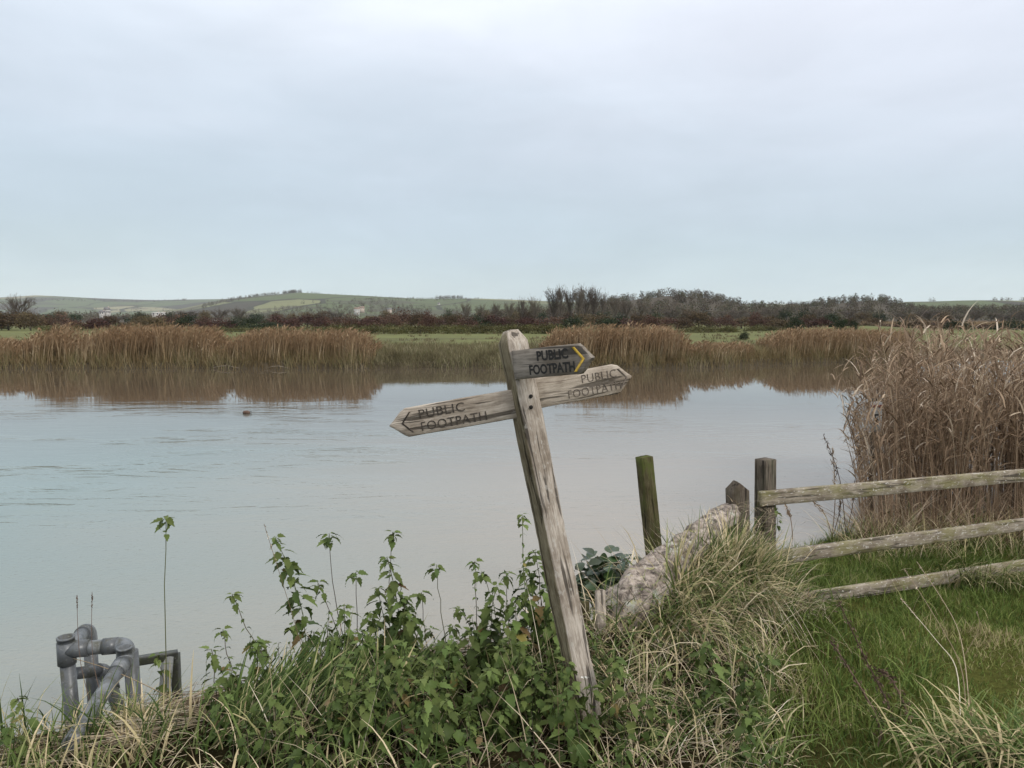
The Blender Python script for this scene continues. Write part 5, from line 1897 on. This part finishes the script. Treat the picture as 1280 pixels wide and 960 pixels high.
# glossy dark plant between signpost and log
pb = Vector((.66, 5.12, bz(.66, 5.12)))
bush = empty('glossy_plant', pb)
tag(bush, 'dark glossy leafed plant at the water between signpost and log', 'plant')
v, f = leaf_shape(.115, .072, .6, .18, False, 6, False)
AL = [make_mesh('leaf', v * s_, f, M_ALEX, {'rnd': np.full(len(v), r_)}) for s_, r_ in ((1.0, .2), (.85, .6), (1.15, .9))]
b = MB()
for k in range(40):
    tx, ty = rng.uniform(718, 815), rng.uniform(688, 730)
    ty += max(0, (tx - 775)) * .3 + max(0, 745 - tx) * .5
    tp = at(tx, ty, rng.uniform(4.95, 5.3)) - pb
    v, f = tube([(rng.normal() * .03, rng.normal() * .03, -.1), tuple(tp * .55 + Vector((0, 0, .03))), tuple(tp)], [.006, .005, .003], 5, False)
    b.add(v, f, .8)
    for j in range(9):
        o = link('leaf', random.choice(AL), bush, tp * rng.uniform(.55, 1.0) + Vector((rng.normal() * .02, rng.normal() * .02, 0)))
        o.rotation_euler = (rng.normal() * .4, rng.uniform(-.5, .6), rng.uniform(0, 2 * PI))
link('stems', b.mesh('stems', M_STEM, True), bush)['kind'] = 'stuff'

# ivy sprig hooked on the top rail
ip = at(969, 636, 5.78)
iv = empty('ivy_sprig', ip)
tag(iv, 'green leafy sprig hanging from the top rail beside the fence post', 'sprig')
b = MB()
v, f = tube([(0, 0, .03), (.01, -.01, -.05), (.03, 0, -.16)], [.003, .0025, .0015], 5, False)
b.add(v, f, 1)
link('stem', b.mesh('stem', M_STEM, True), iv)
for k in range(11):
    o = link('leaf', random.choice(TIP_ME), iv, (.003 * k - .005, -.012, .03 - .018 * k))
    o.rotation_euler = (rng.normal() * .3, rng.uniform(.3, 1.2), rng.uniform(0, 2 * PI))
    o.scale = (.8, .8, .8)

# two white florets by the post
wf = empty('white_flower', at(731, 847, 3.28))
tag(wf, 'tiny white flower at the foot of the signpost', 'flower')
M_PET = plain_mat('white_petal', (0.8, 0.79, 0.74), .6, .05)
for dx in (-.008, .010):
    v, f = leaf_shape(.009, .008, .5, .2, False, 4, False)
    for k in range(4):
        o = link('petal', make_mesh('petal', v, f, M_PET), wf, (dx, 0, 0))
        o.rotation_euler = (-1.0, -.3, k * PI / 2)
b = MB()
v, f = tube([(0, 0, 0), (.012, .02, -.08), (.02, .03, -.25)], .0018, 5, False)
b.add(v, f, 1)
link('stem', b.mesh('stem', M_STEM, True), wf)

# ------------------------------------------------------------------ the near reed bed
n = 3500
pxs = np.where(rng.random(n) < .05, rng.uniform(1084, 1122, n), rng.uniform(1112, 1500, n))
Yd = 8.7 + 4.2 * rng.random(n) ** .85
x = (pxs - 640) / F * Yd
left = (px_of_x(x, Yd) - 1066)
top = np.interp(pxs, [1084, 1108, 1118, 1130, 1160, 1180, 1210, 1240, 1280, 1330, 1500], [500, 446, 428, 424, 416, 405, 414, 426, 420, 414, 416])
z = np.maximum(bank_z(x, Yd), -.25)
zt = CAM_H + (400 - top) / F * np.minimum(Yd, 10.6)
clump = np.array([noise.noise((a * 1.5, b_ * 1.5, 1.7)) for a, b_ in zip(x, Yd)])
h = (zt - z) * (1 + .12 * clump) * rng.uniform(.58, 1.03, n)
thin = (pxs > 1225) & (pxs < 1275) & (rng.random(n) < .35)
x, Yd, z, h, clump, pxs = [q[~thin] for q in (x, Yd, z, h, clump, pxs)]
n = len(x)
P = np.stack([x, Yd, z], 1)
edge_ = np.exp(-(pxs - 1108) / 25)
lean = np.abs(rng.normal(.03, .045, n)) + .02 * edge_
az = np.where(rng.random(n) < .55 * edge_ + .3, rng.normal(PI, .5, n), rng.uniform(0, 2 * PI, n))
tone = np.clip(.42 + .35 * clump + rng.normal(0, .2, n), 0, 1)
b = MB()
b.add(*blades(P, h, .010, az, lean, .25, 5, tone, twist=2, profile=([0, .7, 1], [1, .8, .4])))


def along(q, s):
    """a point at fraction s of stem q"""
    a = lean[q] + .25 * (s * .5) ** 1.3
    return P[q] + np.stack([np.sin(a) * np.cos(az[q]) * h[q] * s, np.sin(a) * np.sin(az[q]) * h[q] * s, np.cos(a) * h[q] * s], 1)


k = 18000
q = rng.integers(0, n, k)
s = np.clip(rng.normal(.72, .22, k), .12, 1)
laz = np.where(rng.random(k) < .5, rng.normal(.3, .8, k), rng.uniform(0, 2 * PI, k))
b.add(*blades(along(q, s), rng.uniform(.18, .48, k), rng.uniform(.010, .034, k), laz, rng.uniform(.2, 1.2, k), rng.uniform(.6, 2.2, k), 4,
              np.clip(tone[q] + rng.normal(0, .2, k), 0, 1), twist=.8, profile=([0, .3, 1], [.5, 1, .05])))
k = rng.random(n) < .35
T = along(np.arange(n), np.full(n, .96))[k]
v, f, r, t_ = blades(T, rng.uniform(.14, .26, k.sum()), .034, az[k], .5, 1.2, 3, np.clip(tone[k] * .5, 0, 1), twist=2, profile=([0, .4, 1], [.3, 1, .1]))
b.add(v, f, r, t_)
tag(link('near_reed_bed', b.mesh('near_reed_bed', M_REED)), kind='stuff')
# fallen and slanting reeds at its foot
k = 1500
pxs = rng.uniform(1075, 1420, k)
Yd = rng.uniform(8.3, 9.6, k)
x = (pxs - 640) / F * Yd
P = np.stack([x, Yd, np.maximum(bank_z(x, Yd), -.1)], 1)
b = MB()
b.add(*blades(P, rng.uniform(.4, 1.2, k), .010, rng.uniform(0, 2 * PI, k), rng.uniform(.3, 1.1, k), .5, 4, twist=1))
tag(link('fallen_reeds', b.mesh('fallen_reeds', M_REED)), kind='stuff')

# ------------------------------------------------------------------ the air
m = bpy.data.materials.new('air')
m.use_nodes = True
t = m.node_tree
for q in list(t.nodes):
    if q.type != 'OUTPUT_MATERIAL':
        t.nodes.remove(q)
out = next(q for q in t.nodes if q.type == 'OUTPUT_MATERIAL')
pv_ = N(t, 'ShaderNodeVolumePrincipled')
pv_.inputs['Color'].default_value = (.86, .92, 1.0, 1)
pv_.inputs['Density'].default_value = .00006
pv_.inputs['Anisotropy'].default_value = 0.0
L(t, pv_.outputs[0], out.inputs['Volume'])
hz = link('haze', box_mesh('haze', -8600, 8600, -320, 6500, -4, 240, m))
tag(hz, kind='stuff')
